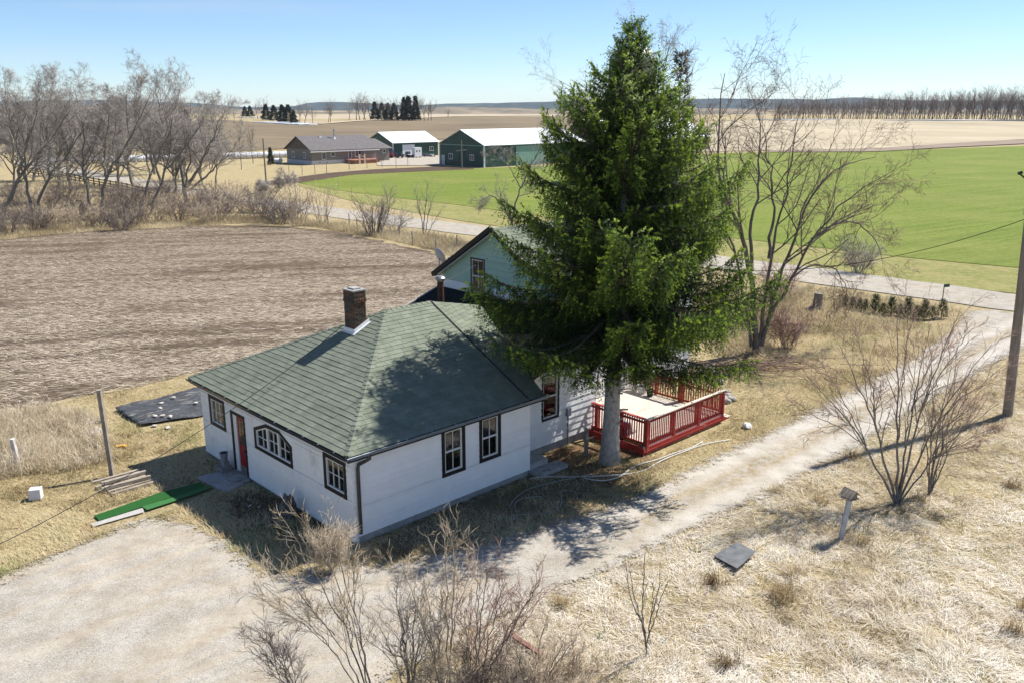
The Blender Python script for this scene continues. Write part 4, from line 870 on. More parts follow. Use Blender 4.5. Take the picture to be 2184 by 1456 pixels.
# ================================================================== trees
BARK = mat('grey brown bark', (.14, .12, .10), (.28, .25, .215), 7, .95, .6, 20, stretch=(2, 2, .5), c=(.22, .22, .15), cs=1.5, clo=.58, chi=.72)
TWIG = mat('grey twigs', (.255, .23, .205), (.39, .355, .325), 3, .95)
TWIGR = mat('reddish budded twigs', (.22, .13, .105), (.35, .25, .205), 3, .95)
TWIGY = mat('tan shrub twigs', (.33, .26, .18), (.54, .45, .34), 3, .95)
TWIGD = mat('dark thicket twigs', (.14, .11, .095), (.25, .205, .175), 3, .95)
def nrm(v): return v / (np.linalg.norm(v) + 1e-9)
class Tree:
    def __init__(s, seed): s.r = np.random.default_rng(seed); s.thick = []; s.thin = []; s.tips = []
    def poly(s, p, d, L, r0, r1, n, wander, up):
        pts = [p]; st = L / n
        for i in range(n):
            d = nrm(d + s.r.normal(0, wander, 3) + np.array([0, 0, up])); p = p + d * st; pts.append(p)
        return pts, np.linspace(r0, r1, n + 1)
    def put(s, pts, rad, lim=.022):
        if rad[0] > lim: s.thick.append((pts, rad))
        else:
            for i in range(len(pts) - 1): s.thin.append((*pts[i], *pts[i + 1], rad[i], rad[i + 1]))
    def side(s, d, ang):
        a = s.r.normal(0, 1, 3); a = nrm(a - d * (a @ d)); t = ang * s.r.uniform(.7, 1.3); return nrm(d * math.cos(t) + a * math.sin(t))
    def sprout(s, pts, rad, lev, P, t0=.25):
        """grow side branches along a limb"""
        cnt, lr, ang, up, wander = P['lev'][lev]; k = len(pts) - 1; L = sum(np.linalg.norm(pts[i + 1] - pts[i]) for i in range(k))
        nn = max(1, int(cnt * s.r.uniform(.8, 1.2)))
        if lev + 1 >= len(P['lev']):
            pa = np.asarray(pts); x = np.minimum((t0 + (1 - t0) * (np.arange(nn) + s.r.uniform(0, 1, nn)) / nn) * k, k - 1e-3); i = x.astype(int); f = (x - i)[:, None]
            p = pa[i] * (1 - f) + pa[i + 1] * f; d = pa[i + 1] - pa[i]; d = d / (np.linalg.norm(d, axis=1, keepdims=True) + 1e-9); a = s.r.normal(0, 1, (nn, 3)); a -= d * (a * d).sum(1, keepdims=True); a /= np.linalg.norm(a, axis=1, keepdims=True) + 1e-9
            th = (ang * s.r.uniform(.7, 1.3, nn))[:, None]; d = d * np.cos(th) + a * np.sin(th); l = (s.r.uniform(.7, 1.3, nn) * (lr[0] if lr[1] is None else min(max(lr[0] * L * .7, .15), lr[1])))[:, None]
            m2 = p + (d + s.r.normal(0, wander * .3, (nn, 3)) + np.array([0, 0, up])) * l; rm = P['rmin']
            s.tips.append(np.c_[p, m2, np.full(nn, rm * 1.15)]); return
        for j in range(nn):
            t = t0 + (1 - t0) * (j + s.r.uniform(0, 1)) / nn; x = min(t * k, k - 1e-3); i = int(x); f = x - i
            p = pts[i] * (1 - f) + pts[i + 1] * f; rr = rad[i] * (1 - f) + rad[i + 1] * f
            d = s.side(nrm(pts[i + 1] - pts[i]), ang)
            if lr[1] is None: l = s.r.uniform(.7, 1.3) * lr[0]
            else: l = s.r.uniform(.7, 1.2) * (lr[0] * L * (1.15 - .6 * t)); l = min(max(l, .15), lr[1])
            r0 = max(min(rr * .62, l * .016 + .003), P['rmin']); r1 = max(r0 * .45, P['rmin'] * .7)
            q, rq = s.poly(p, d, l, r0, r1, (5, 4, 3, 3)[min(lev, 3)], wander, up)
            s.put(q, rq, P.get('lim', .03))
            if lev + 1 < len(P['lev']): s.sprout(q, rq, lev + 1, P, .15)
    def limb(s, ctrl, r0, r1, P, lev=0, n=14, wob=.03, t0=.25):
        c = np.array(ctrl, float); L = np.r_[0, np.cumsum(np.linalg.norm(np.diff(c, axis=0), axis=1))]; t = np.linspace(0, L[-1], n)
        q = np.stack([np.interp(t, L, c[:, i]) for i in range(3)], 1)
        for _ in range(2): q[1:-1] = (q[:-2] + 2 * q[1:-1] + q[2:]) / 4
        q[1:-1] += s.r.normal(0, wob, (n - 2, 3)) * np.array([1, 1, .4])
        rad = r0 + (r1 - r0) * (t / L[-1]) ** .8; pts = list(q); s.put(pts, rad, 0); s.sprout(pts, rad, lev, P, t0); return pts, rad
    def trunk_mesh(s, m_):
        mb = MB()
        for pts, rad in s.thick: mb.tube(pts, list(rad), 8 if rad[0] > .12 else (6 if rad[0] > .05 else 4), cap=False)
        return mb.mesh('trunk', m_, True)
    def crown_mesh(s, m_):
        a = np.array(s.thin or [(0, 0, 0, 0, 0, .01, .001, .001)]); p0, p1, r0, r1 = a[:, :3], a[:, 3:6], a[:, 6:7], a[:, 7:8]; d = p1 - p0; d /= np.linalg.norm(d, axis=1, keepdims=True) + 1e-9
        ref = np.where(np.abs(d[:, 2:3]) > .8, np.array([[1., 0, 0]]), np.array([[0, 0, 1.]])); x = np.cross(d, ref); x /= np.linalg.norm(x, axis=1, keepdims=True) + 1e-9; y = np.cross(d, x)
        V = []
        for (p, r) in ((p0, r0), (p1, r1)):
            for k in range(3): an = 2.094 * k; V.append(p + (x * math.cos(an) + y * math.sin(an)) * r)
        V = np.stack(V, 1).reshape(-1, 3); n = len(a); b = (np.arange(n) * 6)[:, None]
        F = np.concatenate([b + np.array([[k, (k + 1) % 3, 3 + (k + 1) % 3, 3 + k]]) for k in range(3)], 1).reshape(-1)
        tp = np.concatenate(s.tips) if s.tips else np.zeros((0, 7)); p0, p1, r0 = tp[:, :3], tp[:, 3:6], tp[:, 6:7]; d = p1 - p0; d /= np.linalg.norm(d, axis=1, keepdims=True) + 1e-9
        ref = np.where(np.abs(d[:, 2:3]) > .8, np.array([[1., 0, 0]]), np.array([[0, 0, 1.]])); x = np.cross(d, ref); x /= np.linalg.norm(x, axis=1, keepdims=True) + 1e-9; y = np.cross(d, x)
        V2 = np.stack([p0 + x * r0, p0 + (-.5 * x + .87 * y) * r0, p0 + (-.5 * x - .87 * y) * r0, p1], 1).reshape(-1, 3); b2 = (len(V) + np.arange(len(tp)) * 4)[:, None]
        F4 = F.reshape(-1, 4); T1 = np.concatenate([F4[:, [0, 1, 2]], F4[:, [0, 2, 3]]]).reshape(-1); T2 = (b2 + np.array([[0, 1, 3, 1, 2, 3, 2, 0, 3]])).reshape(-1)
        return npmesh('crown', np.concatenate([V, V2]), np.concatenate([T1, T2]), 3, m_)
    def make(s, name, loc, label, cat='tree', group=None, bark=None, twig=None, rz=0):
        e = empty(name, tuple(loc), rz, label, cat, group)
        mobj('trunk', s.trunk_mesh(bark or BARK), e); mobj('crown', s.crown_mesh(twig or TWIG), e); return e
# lev rows: (count, (length ratio, cap) or (length, None), angle, up, wander)
PFAR = {'lev': [(11, (.42, 5.5), .75, .10, .16), (8, (.5, 2.6), .7, .05, .22), (6, (.55, 1.3), .7, .02, .28), (5, (.5, None), .7, .0, .3)], 'rmin': .010, 'lim': .03}
PBIG = {'lev': [(10, (.40, 3.6), .65, .05, .14), (8, (.5, 1.7), .7, .02, .2), (6, (.5, .8), .7, .0, .26), (3, (.22, None), .7, .0, .3)], 'rmin': .0055, 'lim': .03}
PSHR = {'lev': [(9, (.42, 1.4), .5, .06, .13), (6, (.5, .7), .55, .03, .2), (4, (.22, None), .55, .02, .2)], 'rmin': .0045, 'lim': .012}
def guided(name, base_px, limbs, label, P, seed, spread=2.5, group=None, twig=None, bark=None, cat='tree', rk=1.0, t0=.25, wob=.05, tipdown=0):
    b = G(*base_px); t = Tree(seed); bw = np.array([b[0], b[1], 0])
    for k, (lr, px) in enumerate(limbs):
        px = [(x_, y_ + tipdown * max(0, (base_px[1] - y_) / max(1, base_px[1] - 90))) for x_, y_ in px]
        off = t.r.uniform(-spread, spread); n = len(px); c = []
        for i, q in enumerate(px): c.append(at_y(q[0], q[1], b[1] + off * (i / (n - 1)) ** 1.3) - bw)
        if abs(px[0][1] - base_px[1]) < 12: c[0][2] = -.3
        t.limb(c, lr * rk, max(lr * rk * .08, .008), P, 0, 16, wob, t0)
    return t.make(name, (b[0], b[1], 0), label, cat, group, bark, twig)
guided('multi_stem_tree', (1612, 752), [
    (.26, [(1612, 752), (1608, 640), (1598, 560), (1585, 479), (1559, 415), (1537, 350), (1524, 275), (1537, 205), (1528, 145), (1546, 95)]),
    (.15, [(1603, 560), (1601, 479), (1611, 398), (1616, 350), (1625, 260), (1620, 190), (1595, 130)]),
    (.16, [(1619, 735), (1634, 608), (1640, 531), (1666, 431), (1679, 350), (1690, 280), (1705, 200), (1722, 135)]),
    (.13, [(1640, 531), (1650, 440), (1648, 350), (1630, 250), (1610, 180)]),
    (.18, [(1620, 735), (1650, 624), (1672, 544), (1708, 431), (1740, 355), (1800, 305), (1870, 292)]),
    (.17, [(1624, 735), (1663, 618), (1698, 560), (1731, 486), (1782, 415), (1830, 370), (1905, 325)]),
    (.10, [(1731, 486), (1790, 440), (1840, 450), (1870, 490), (1885, 545)]),
    (.09, [(1690, 575), (1740, 540), (1790, 560), (1815, 640)]),
    (.13, [(1602, 737), (1589, 657), (1579, 570), (1563, 495), (1547, 424), (1520, 330), (1490, 230), (1465, 130)]),
    (.08, [(1672, 544), (1760, 470), (1830, 420), (1890, 400)]),
], 'tall bare multi-stem tree with reddish buds standing right of the spruce', PBIG, 11, 2.4, twig=mat('dark budded twigs', (.13, .085, .07), (.22, .16, .135), 3, .95), bark=mat('dark grey bark', (.11, .095, .082), (.21, .185, .16), 7, .95, .6, 20, stretch=(2, 2, .5)), t0=.35, wob=.06, rk=.76, tipdown=62)
ROW = [((5, 470), [(.38, [(3, 470), (19, 424), (38, 388), (46, 365), (81, 334), (120, 280), (150, 215)]), (.24, [(42, 378), (48, 330), (30, 285), (20, 230), (8, 160)]), (.16, [(46, 365), (60, 300), (75, 230), (90, 160)])], 'big bare tree leaning right at the left picture edge'),
       ((71, 463), [(.26, [(71, 463), (62, 403), (52, 372), (55, 300), (70, 220), (85, 150)]), (.14, [(58, 390), (30, 330), (15, 260)])], 'slender bare tree, second trunk from the left edge'),
       ((84, 462), [(.27, [(84, 462), (87, 405), (108, 368), (135, 343), (170, 290), (190, 210)]), (.2, [(104, 374), (105, 330), (98, 250), (110, 165)])], 'forked bare tree, third trunk from the left edge'),
       ((200, 459), [(.24, [(200, 459), (187, 405), (175, 366), (177, 328), (182, 250), (160, 170)]), (.14, [(177, 360), (150, 330), (130, 280), (120, 200)])], 'bare tree curving left beyond the stubble field, fourth trunk along'),
       ((214, 459), [(.3, [(214, 459), (219, 395), (231, 361), (260, 330), (275, 292), (300, 225), (325, 170)]), (.2, [(224, 376), (222, 330), (232, 270), (235, 175)]), (.14, [(225, 385), (243, 350), (240, 300), (255, 200)])], 'stout forked bare tree in the middle of the left row'),
       ((300, 460), [(.26, [(300, 460), (308, 415), (317, 382), (346, 318), (370, 250), (375, 165)]), (.14, [(320, 375), (310, 320), (290, 230), (285, 145)])], 'upright bare tree of the close leaning pair'),
       ((316, 458), [(.26, [(316, 458), (338, 411), (363, 338), (355, 250), (335, 150)]), (.16, [(355, 360), (395, 320), (430, 260), (440, 200)])], 'right-leaning bare tree of the close pair'),
       ((398, 432), [(.4, [(398, 432), (396, 395), (385, 360), (370, 320), (350, 250), (330, 170)]), (.3, [(398, 400), (420, 365), (445, 320), (465, 260), (480, 215)]), (.22, [(405, 405), (440, 375), (480, 340), (515, 290)]), (.2, [(397, 395), (405, 330), (400, 250), (410, 190)])], 'thick low-branched bare tree at the right end of the row')]
LOWER = lambda L, d, yl: [(r_0, [(x, y + d if y < yl else y) for x, y in px]) for r_0, px in L]
for i, (b, L, lab) in enumerate(ROW): L = LOWER(L, 22, 260); guided('bare_tree', b, L, lab, PFAR, 40 + i, 3.5, 'bare trees along the left field edge', t0=.3, wob=.12, rk=.85)
# generic bare tree meshes, reused
def generic(seed, H=15.0, P=PFAR, spreadk=.5, nl=6, r=.28):
    t = Tree(seed); h0 = H * t.r.uniform(.2, .35)
    lean = t.r.normal(0, .5, 2); fork = np.array([lean[0], lean[1], h0])
    pts, rad = t.limb([(0, 0, -.3), fork * .5 + t.r.normal(0, .1, 3) * [1, 1, 0], fork, (lean[0] * 2, lean[1] * 2, H * .97)], r, .03, P, 0, 14, .08, .3)
    for k in range(nl):
        a = 2 * math.pi * (k + t.r.uniform(0, .7)) / nl; R_ = H * spreadk * t.r.uniform(.35, .75); z0 = h0 * t.r.uniform(.75, 1.7); zt = H * t.r.uniform(.72, 1.0)
        s0 = fork * (z0 / h0) if z0 < h0 else fork + (np.array([lean[0] * 2, lean[1] * 2, H * .97]) - fork) * (z0 - h0) / (H - h0)
        e_ = np.array([math.cos(a) * R_, math.sin(a) * R_, zt]); md = s0 + (e_ - s0) * .5 + np.array([math.cos(a), math.sin(a), -.3]) * R_ * .2
        t.limb([s0, md, e_], r * .5, .025, P, 0, 11, .1, .25)
    return t
GEN = []
for sd_, H_ in ((101, 15), (102, 16), (103, 13.5)):
    t = generic(sd_, H_); GEN.append((t.trunk_mesh(BARK), t.crown_mesh(TWIG), H_))
PLO = {'lev': [(7, (.4, 4.5), .6, .12, .14), (5, (.5, 2.2), .65, .05, .2), (6, (.9, None), .6, .03, .25)], 'rmin': .0105, 'lim': .04}
LOW = []
for sd_ in (201, 202, 203, 204, 205):
    t = generic(sd_, 16, PLO, .32, 4, .26); LOW.append((t.trunk_mesh(TWIGD), t.crown_mesh(TWIGD), 16))
def plant(lst, k, name, p, H, label, group, rz, cat='tree', wide=1.0, tm=None):
    tr, cr, h = lst[k % len(lst)]; e = empty(name, tuple(p), rz, label, cat, group); s = H / h; e.scale = (s * wide, s * wide, s)
    mobj('trunk', tr, e); mobj('crown', cr, e); return e
# second row behind the left row
ORD = ['first', 'second', 'third', 'fourth', 'fifth', 'sixth', 'seventh', 'eighth', 'ninth', 'tenth', 'eleventh', 'twelfth', 'thirteenth', 'fourteenth', 'fifteenth', 'sixteenth', 'seventeenth', 'eighteenth', 'nineteenth', 'twentieth', 'twenty-first', 'twenty-second', 'twenty-third', 'twenty-fourth', 'twenty-fifth']
SR = ((-70, 415, 15), (30, 405, 14), (150, 408, 15), (120, 430, 12), (250, 415, 15), (285, 395, 16), (345, 402, 15), (440, 405, 11), (370, 430, 12), (180, 385, 17), (70, 385, 16), (-30, 440, 15), (230, 370, 18), (330, 372, 17), (430, 385, 12), (100, 395, 14), (195, 425, 12), (390, 400, 13), (460, 392, 10))
for i, (x, y, H_) in enumerate(SR):
    plant(GEN, i, 'bare_tree', G(x, y), H_ * .8, 'grey-twigged bare tree in the second row behind the left field edge, %s from left' % ORD[sorted(SR).index((x, y, H_))], 'second row bare trees', i * 1.3, wide=1.15)
for i, (x, y, H_, lab) in enumerate(((448, 360, 9, 'slim bare tree left of the grey bungalow, nearest its white bale row'), (515, 362, 8, 'slim bare tree between the left row and the grey bungalow'), (540, 349, 9, 'slim upright bare tree just left of the grey bungalow'))):
    plant(LOW, i, 'slim_bare_tree', G(x, y), H_, lab, None, i, wide=.7)
# roadside young trees
guided('young_tree', (903, 500), [(.07, [(903, 500), (900, 470), (890, 430), (885, 405)]), (.08, [(903, 500), (905, 460), (910, 420), (912, 390)]), (.06, [(905, 490), (915, 450), (925, 420), (930, 410)]), (.05, [(908, 490), (930, 465), (942, 445)])], 'slender two-stemmed young bare tree beside the gravel road', PSHR, 71, 1.0, twig=TWIG, t0=.35, wob=.03)
guided('young_tree', (828, 452), [(.08, [(828, 452), (827, 430), (822, 405), (818, 395)]), (.07, [(828, 450), (832, 425), (835, 400)])], 'thin grey bare sapling on the green field side of the road', PSHR, 72, 1.0, twig=TWIG, t0=.3, wob=.03)
guided('broken_tree', (1100, 520), [(.2, [(1100, 520), (1090, 470), (1068, 430), (1065, 400)]), (.1, [(1075, 440), (1050, 415), (1030, 425), (1015, 440)]), (.12, [(1090, 470), (1110, 400), (1130, 360), (1150, 340)]), (.07, [(1110, 400), (1080, 345), (1040, 330)]), (.07, [(1120, 380), (1160, 300), (1180, 260)])], 'broken bare tree with drooping limb behind the house gable', PBIG, 73, 1.5, t0=.35)
guided('tall_bare_tree', (1395, 520), [(.22, [(1395, 520), (1392, 350), (1385, 220), (1365, 110), (1350, 60)]), (.14, [(1392, 300), (1400, 190), (1425, 120), (1430, 70)]), (.1, [(1388, 260), (1350, 150), (1335, 100)]), (.1, [(1392, 330), (1300, 240), (1210, 180), (1165, 160)])], 'bare tree rising behind the spruce top', PBIG, 74, 2, t0=.4)
# thickets
def thicket(name, px, n, h, spreadr, label, seed, twig=TWIGD, P=PSHR, lean=.5, cat='bush', group=None, r=.02):
    b = G(*px); t = Tree(seed)
    for k in range(n):
        a = t.r.uniform(0, 6.28); q = t.r.uniform(0, .35) * spreadr; p0 = np.array([math.cos(a) * q, math.sin(a) * q, -.1]); hh = h * t.r.uniform(.55, 1.05); ro = spreadr * t.r.uniform(.3, 1)
        e_ = np.array([math.cos(a) * ro, math.sin(a) * ro, hh]); md = p0 + (e_ - p0) * .5 + np.array([0, 0, .12 * hh])
        t.limb([p0, md, e_], r, r * .35, P, 0, 8, .04, .15)
    return t.make(name, (b[0], b[1], 0), label, cat, group, bark=twig, twig=twig)
PTH = {'lev': [(8, (.45, 1.2), .6, .03, .2), (5, (.5, None), .6, .0, .25)], 'rmin': .011, 'lim': .03}
thicket('round_bush', (795, 500), 26, 3.6, 2.6, 'dark domed thorn bush at the far field corner by the road', 81, P=PTH, r=.04)
thicket('bush', (845, 498), 16, 2.6, 1.8, 'pale twiggy bush beside the dark domed bush', 82, TWIG, PTH)
thicket('bush', (638, 482), 18, 4.6, 2.4, 'upright tan brushy shrub near the road bend', 83, TWIGY, PTH, r=.035)
thicket('bush', (690, 478), 14, 4.4, 2.6, 'slanting reddish brushy shrub beside the gravel road', 84, TWIGY, PTH, r=.03)
thicket('bush', (1830, 582), 22, 2.6, 1.7, 'grey roundish bare bush on the far side of the road', 85, TWIG, PTH, r=.03)
thicket('bush', (1680, 742), 26, 2.0, 1.3, 'dense reddish brush clump right of the multi-stem tree', 86, TWIGR, PTH, r=.015)
thicket('bush', (1570, 690), 22, 2.4, 2.2, 'reddish brush between the spruce and multi-stem tree', 91, TWIGR, PTH, r=.015)
thicket('bush', (1660, 640), 22, 2.2, 2.4, 'reddish brush along the road behind the multi-stem tree', 92, TWIGR, PTH, r=.015)
FT = ((-20, 492, 2.6), (75, 492, 2.2), (180, 486, 2.6), (290, 480, 2.6), (385, 472, 2.4), (450, 476, 2.2), (610, 470, 2.4), (20, 500, 2.2), (120, 488, 2.0), (215, 485, 2.4), (260, 492, 1.8), (330, 475, 2.2), (420, 462, 2.6), (470, 470, 2.6), (520, 462, 3.0), (560, 470, 3.0), (590, 478, 2.6), (360, 455, 2.4), (160, 470, 2.2), (50, 475, 2.2), (500, 440, 2.6), (550, 435, 2.6))
for i, (x, y, s_) in enumerate(FT):
    thicket('bush', (x, y), 30, s_, s_ * 1.25, 'grey-brown brush thicket along the left field edge, %s from the left' % ORD[sorted(FT).index((x, y, s_))], 300 + i, (TWIGD, TWIGD, TWIGY)[i % 3], PTH, group='field edge thickets', r=.028)
BUSH = []
for sd_ in (401, 402, 403):
    t = Tree(sd_)
    for k in range(24):
        a = t.r.uniform(0, 6.28); hh = 2.6 * t.r.uniform(.55, 1.05); ro = 2.4 * t.r.uniform(.2, 1); e_ = np.array([math.cos(a) * ro, math.sin(a) * ro, hh]); t.limb([e_ * [.2, .2, 0] - [0, 0, .1], e_ * [.6, .6, .6], e_], .028, .01, PTH, 0, 8, .05, .12)
    BUSH.append((t.trunk_mesh(TWIGD), t.crown_mesh((TWIGD, TWIGY, TWIGD)[sd_ % 3]), 2.6))
BPX = [(-10, 452), (35, 440), (70, 455), (110, 446), (150, 440), (185, 448), (235, 446), (265, 455), (290, 438), (330, 446), (365, 436), (420, 440), (455, 448), (250, 428), (130, 425), (40, 420), (350, 420), (480, 452)]
for i, (x, y) in enumerate(BPX): plant(BUSH, i, 'undergrowth_bush', G(x, y), 2.0 + (i * 7 % 5) * .3, 'brown undergrowth bush among the left row trunks, %s from the left' % ORD[sorted(BPX).index((x, y))], 'undergrowth in the left row', i * 1.4, 'bush', wide=1.2)
guided('broken_stump', (520, 452), [(.3, [(520, 455), (505, 440), (495, 430), (490, 425)]), (.14, [(497, 428), (520, 418), (545, 412), (560, 398)]), (.12, [(560, 470), (575, 430), (600, 400), (612, 385)])], 'broken dark stump with a fallen limb at the left row end', PFAR, 76, .8, t0=.6)
# shrubs near the camera
def forks(base, k, tips, r):
    L = stems(base, tips[:k], r)
    for x, y, s in tips[k:]:
        j = min(range(k), key=lambda q: math.hypot(tips[q][0] - x, tips[q][1] - y)); f = random.uniform(.28, .5); a, b_ = L[j][1][1], L[j][1][2]; st = (base[0] + (a[0] - base[0]) * f / .5, base[1] + (a[1] - base[1]) * f / .5)
        L.append((r * s * .6, [st, (st[0] + (x - st[0]) * .4 + random.uniform(-6, 6), st[1] + (y - st[1]) * .5), (st[0] + (x - st[0]) * .75, st[1] + (y - st[1]) * .8), (x, y)]))
    return L
def stems(base, tips, r, bow=.12): return [(r * k, [base, (base[0] + (x - base[0]) * .42 - (y - base[1]) * 0, base[1] + (y - base[1]) * .52), (base[0] + (x - base[0]) * .75, base[1] + (y - base[1]) * .8), (x, y)]) for x, y, k in tips]
guided('vase_shrub', (1915, 1062), forks((1915, 1062), 7, [(1790, 735, 1), (1720, 800, .8), (1915, 670, 1), (1985, 690, .9), (2045, 670, 1), (2115, 735, .9), (2130, 860, .8), (1745, 765, .7), (1700, 870, .6), (1770, 880, .6), (1940, 650, .8), (1850, 790, .7), (2075, 700, .8), (2010, 740, .8), (2130, 790, .8), (2120, 910, .7), (2080, 950, .5), (1880, 830, .5), (2060, 850, .6), (1830, 720, .6), (1960, 740, .6), (2095, 830, .6)], .055), 'wide vase-shaped bare shrub beside the driveway right of the bird feeder', PSHR, 61, 1.6, twig=TWIGR, cat='shrub', wob=.025, t0=.3)
guided('slender_shrub', (1985, 1042), stems((1985, 1042), [(2010, 860, 1), (2060, 800, 1), (2030, 780, .9), (1990, 800, .9), (2090, 860, .8), (1965, 850, .8), (2050, 900, .7)], .04), 'slender tan bare shrub just behind the wide vase shrub', PSHR, 62, .9, twig=TWIGY, cat='shrub', wob=.02, t0=.35)
guided('sapling', (1382, 1392), [(.022, [(1382, 1392), (1372, 1330), (1345, 1285), (1335, 1200)]), (.026, [(1380, 1380), (1370, 1320), (1373, 1240), (1375, 1182)]), (.02, [(1380, 1370), (1390, 1310), (1405, 1255), (1408, 1220)]), (.018, [(1384, 1360), (1400, 1305), (1415, 1260), (1425, 1240)]), (.016, [(1378, 1350), (1362, 1300), (1350, 1260), (1344, 1215)]), (.014, [(1386, 1330), (1392, 1290), (1394, 1240)])], 'small upright sapling standing alone in the pale straw grass', {'lev': [(4, (.3, .4), .4, .08, .1), (2, (.12, None), .4, .05, .1)], 'rmin': .0045, 'lim': .012}, 63, .25, twig=TWIGD, cat='sapling', wob=.01, t0=.35)
FRONT = [((800, 1500), [(560, 1235, .8), (590, 1200, .8), (640, 1155, 1), (700, 1115, 1.2), (675, 1120, .8), (740, 1120, .7), (600, 1290, .7), (530, 1250, .6), (655, 1280, .7), (720, 1250, .8)], 'leaning bare shrub with tan seed heads at bottom left of centre', 64, TWIGY),
         ((875, 1490), [(850, 1290, 2.2), (795, 1300, 1.0), (885, 1270, 1.0), (905, 1300, 1.6), (840, 1240, .6), (930, 1330, .7), (760, 1340, .6)], 'thick broken-stemmed bare shrub at the bottom of the picture', 65, TWIG),
         ((955, 1510), [(860, 1200, .8), (950, 1140, .8), (975, 1130, .8), (905, 1230, .9), (880, 1270, .7), (945, 1260, .9), (1000, 1210, .9), (960, 1300, .7)], 'tall bare shrub in the middle of the front shrubs', 66, TWIGY),
         ((1010, 1520), [(1040, 1205, .9), (1020, 1230, 1), (990, 1290, .8), (1060, 1290, .9), (1110, 1300, .8), (1150, 1235, 1), (1135, 1260, .8), (1080, 1230, .6)], 'dark-tipped bare shrub right of centre among the front shrubs', 67, TWIGR),
         ((1130, 1520), [(1200, 1370, .8), (1230, 1350, .7), (1160, 1330, .7), (1100, 1370, .8), (1180, 1400, .6), (1260, 1410, .6), (1060, 1380, .6)], 'low tan twiggy shrub at the right end of the front shrubs', 68, TWIGY),
         ((640, 1510), [(555, 1330, .7), (570, 1370, .6), (600, 1390, .6), (530, 1350, .6), (620, 1400, .5)], 'thin few-stemmed bare shrub at the left end of the front shrubs', 69, TWIGD)]
PFR = {'lev': [(9, (.38, 1.1), .5, .06, .13), (6, (.5, .6), .55, .03, .2), (4, (.2, None), .55, .02, .2)], 'rmin': .0042, 'lim': .012}
for b, tips, lab, sd_, tw in FRONT: guided('front_shrub', b, forks(b, 5, tips, .026), lab, PFR, sd_, .8, twig=tw, cat='shrub', wob=.02, t0=.35, tipdown=60)
for i, (x, y) in enumerate(((1040, 1530), (1180, 1540), (950, 1520))):
    thicket('front_brush', (x, y), 16, 1.5, 1.0, ('low tangle of twigs under the middle front shrubs', 'low tangle of tan twigs right of the middle front shrubs', 'low tangle of twigs under the tallest front shrub', 'low tan brush behind the right front shrubs', 'low tan brush at the right end of the front shrubs')[i], 350 + i, TWIGY if i else TWIGD, PSHR, group='brush under the front shrubs', r=.012)
thicket('corner_shrub', (708, 1215), 14, 1.25, .6, 'small brown seed-headed shrub at the near house corner', 70, TWIGY, PSHR, r=.012, cat='shrub')
# brush pile below the multi-stem tree
t = Tree(77); b = G(1590, 785)
for k in range(150):
    p0 = np.array([t.r.normal(0, 2.0), t.r.normal(0, .7), t.r.uniform(.03, .35)]); d = nrm(np.array([t.r.normal(0, 1), t.r.normal(0, .5), t.r.normal(0, .12)])); l = t.r.uniform(.8, 2.4)
    q, rq = t.poly(p0, d, l, .018, .006, 4, .12, 0); t.put(q, rq, .012); t.sprout(q, rq, 0, {'lev': [(5, (.3, .6), .5, 0, .15)], 'rmin': .006, 'lim': .03}, .2)
t.make('brush_pile', (b[0], b[1], 0), 'pile of cut reddish branches on the ground below the multi-stem tree', 'brush pile', bark=TWIGR, twig=TWIGR)
guided('fallen_limb', (1580, 770), [(.07, [(1580, 766), (1640, 782), (1700, 790), (1760, 792), (1800, 800)])], 'long grey fallen limb lying across the brush below the tree', {'lev': [(7, (.2, 1.0), .6, 0, .15), (3, (.2, None), .6, 0, .2)], 'rmin': .006, 'lim': .03}, 78, .2, cat='fallen limb', t0=.2)
# ------------------------------------------------------------------ spruce
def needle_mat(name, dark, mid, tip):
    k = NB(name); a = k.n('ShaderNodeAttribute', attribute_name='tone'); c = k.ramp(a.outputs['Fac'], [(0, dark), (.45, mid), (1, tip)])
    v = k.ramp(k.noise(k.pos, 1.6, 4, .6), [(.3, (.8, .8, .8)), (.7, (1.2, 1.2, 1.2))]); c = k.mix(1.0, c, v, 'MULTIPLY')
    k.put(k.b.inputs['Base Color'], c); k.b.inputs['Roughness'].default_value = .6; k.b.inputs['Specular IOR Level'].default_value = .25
    tl = k.n('ShaderNodeBsdfTranslucent'); k.l(c, tl.inputs[0]); mx = k.n('ShaderNodeMixShader'); mx.inputs[0].default_value = .38
    k.l(k.b.outputs[0], mx.inputs[1]); k.l(tl.outputs[0], mx.inputs[2]); k.l(mx.outputs[0], k.out.inputs[0]); return k.m
def make_spray(r, n=8, wn=.024, ln=.072, L=1.0):
    """unit-length twig along +x with needles; returns triangles (3n,3) and a 0..1 position along the twig"""
    tr = []; s = []
    tr += [(0, -.006, 0), (0, .006, 0), (L, 0, 0)]; s += [0, 0, .2]
    for i in range(n):
        x = L * (i + r.uniform(0, 1)) / n
        for k in range(2):
            a = r.uniform(0, 6.28); e = np.array([.75, math.cos(a) * .8, math.sin(a) * .8]); e /= np.linalg.norm(e); sd_ = nrm(np.cross(e, [1, .2, .3])) * wn
            l = ln * r.uniform(.8, 1.3); p = np.array([x, 0, 0]); tr += [p - sd_, p + sd_, p + e * l]; s += [x / L] * 3
    return np.array(tr), np.array(s)
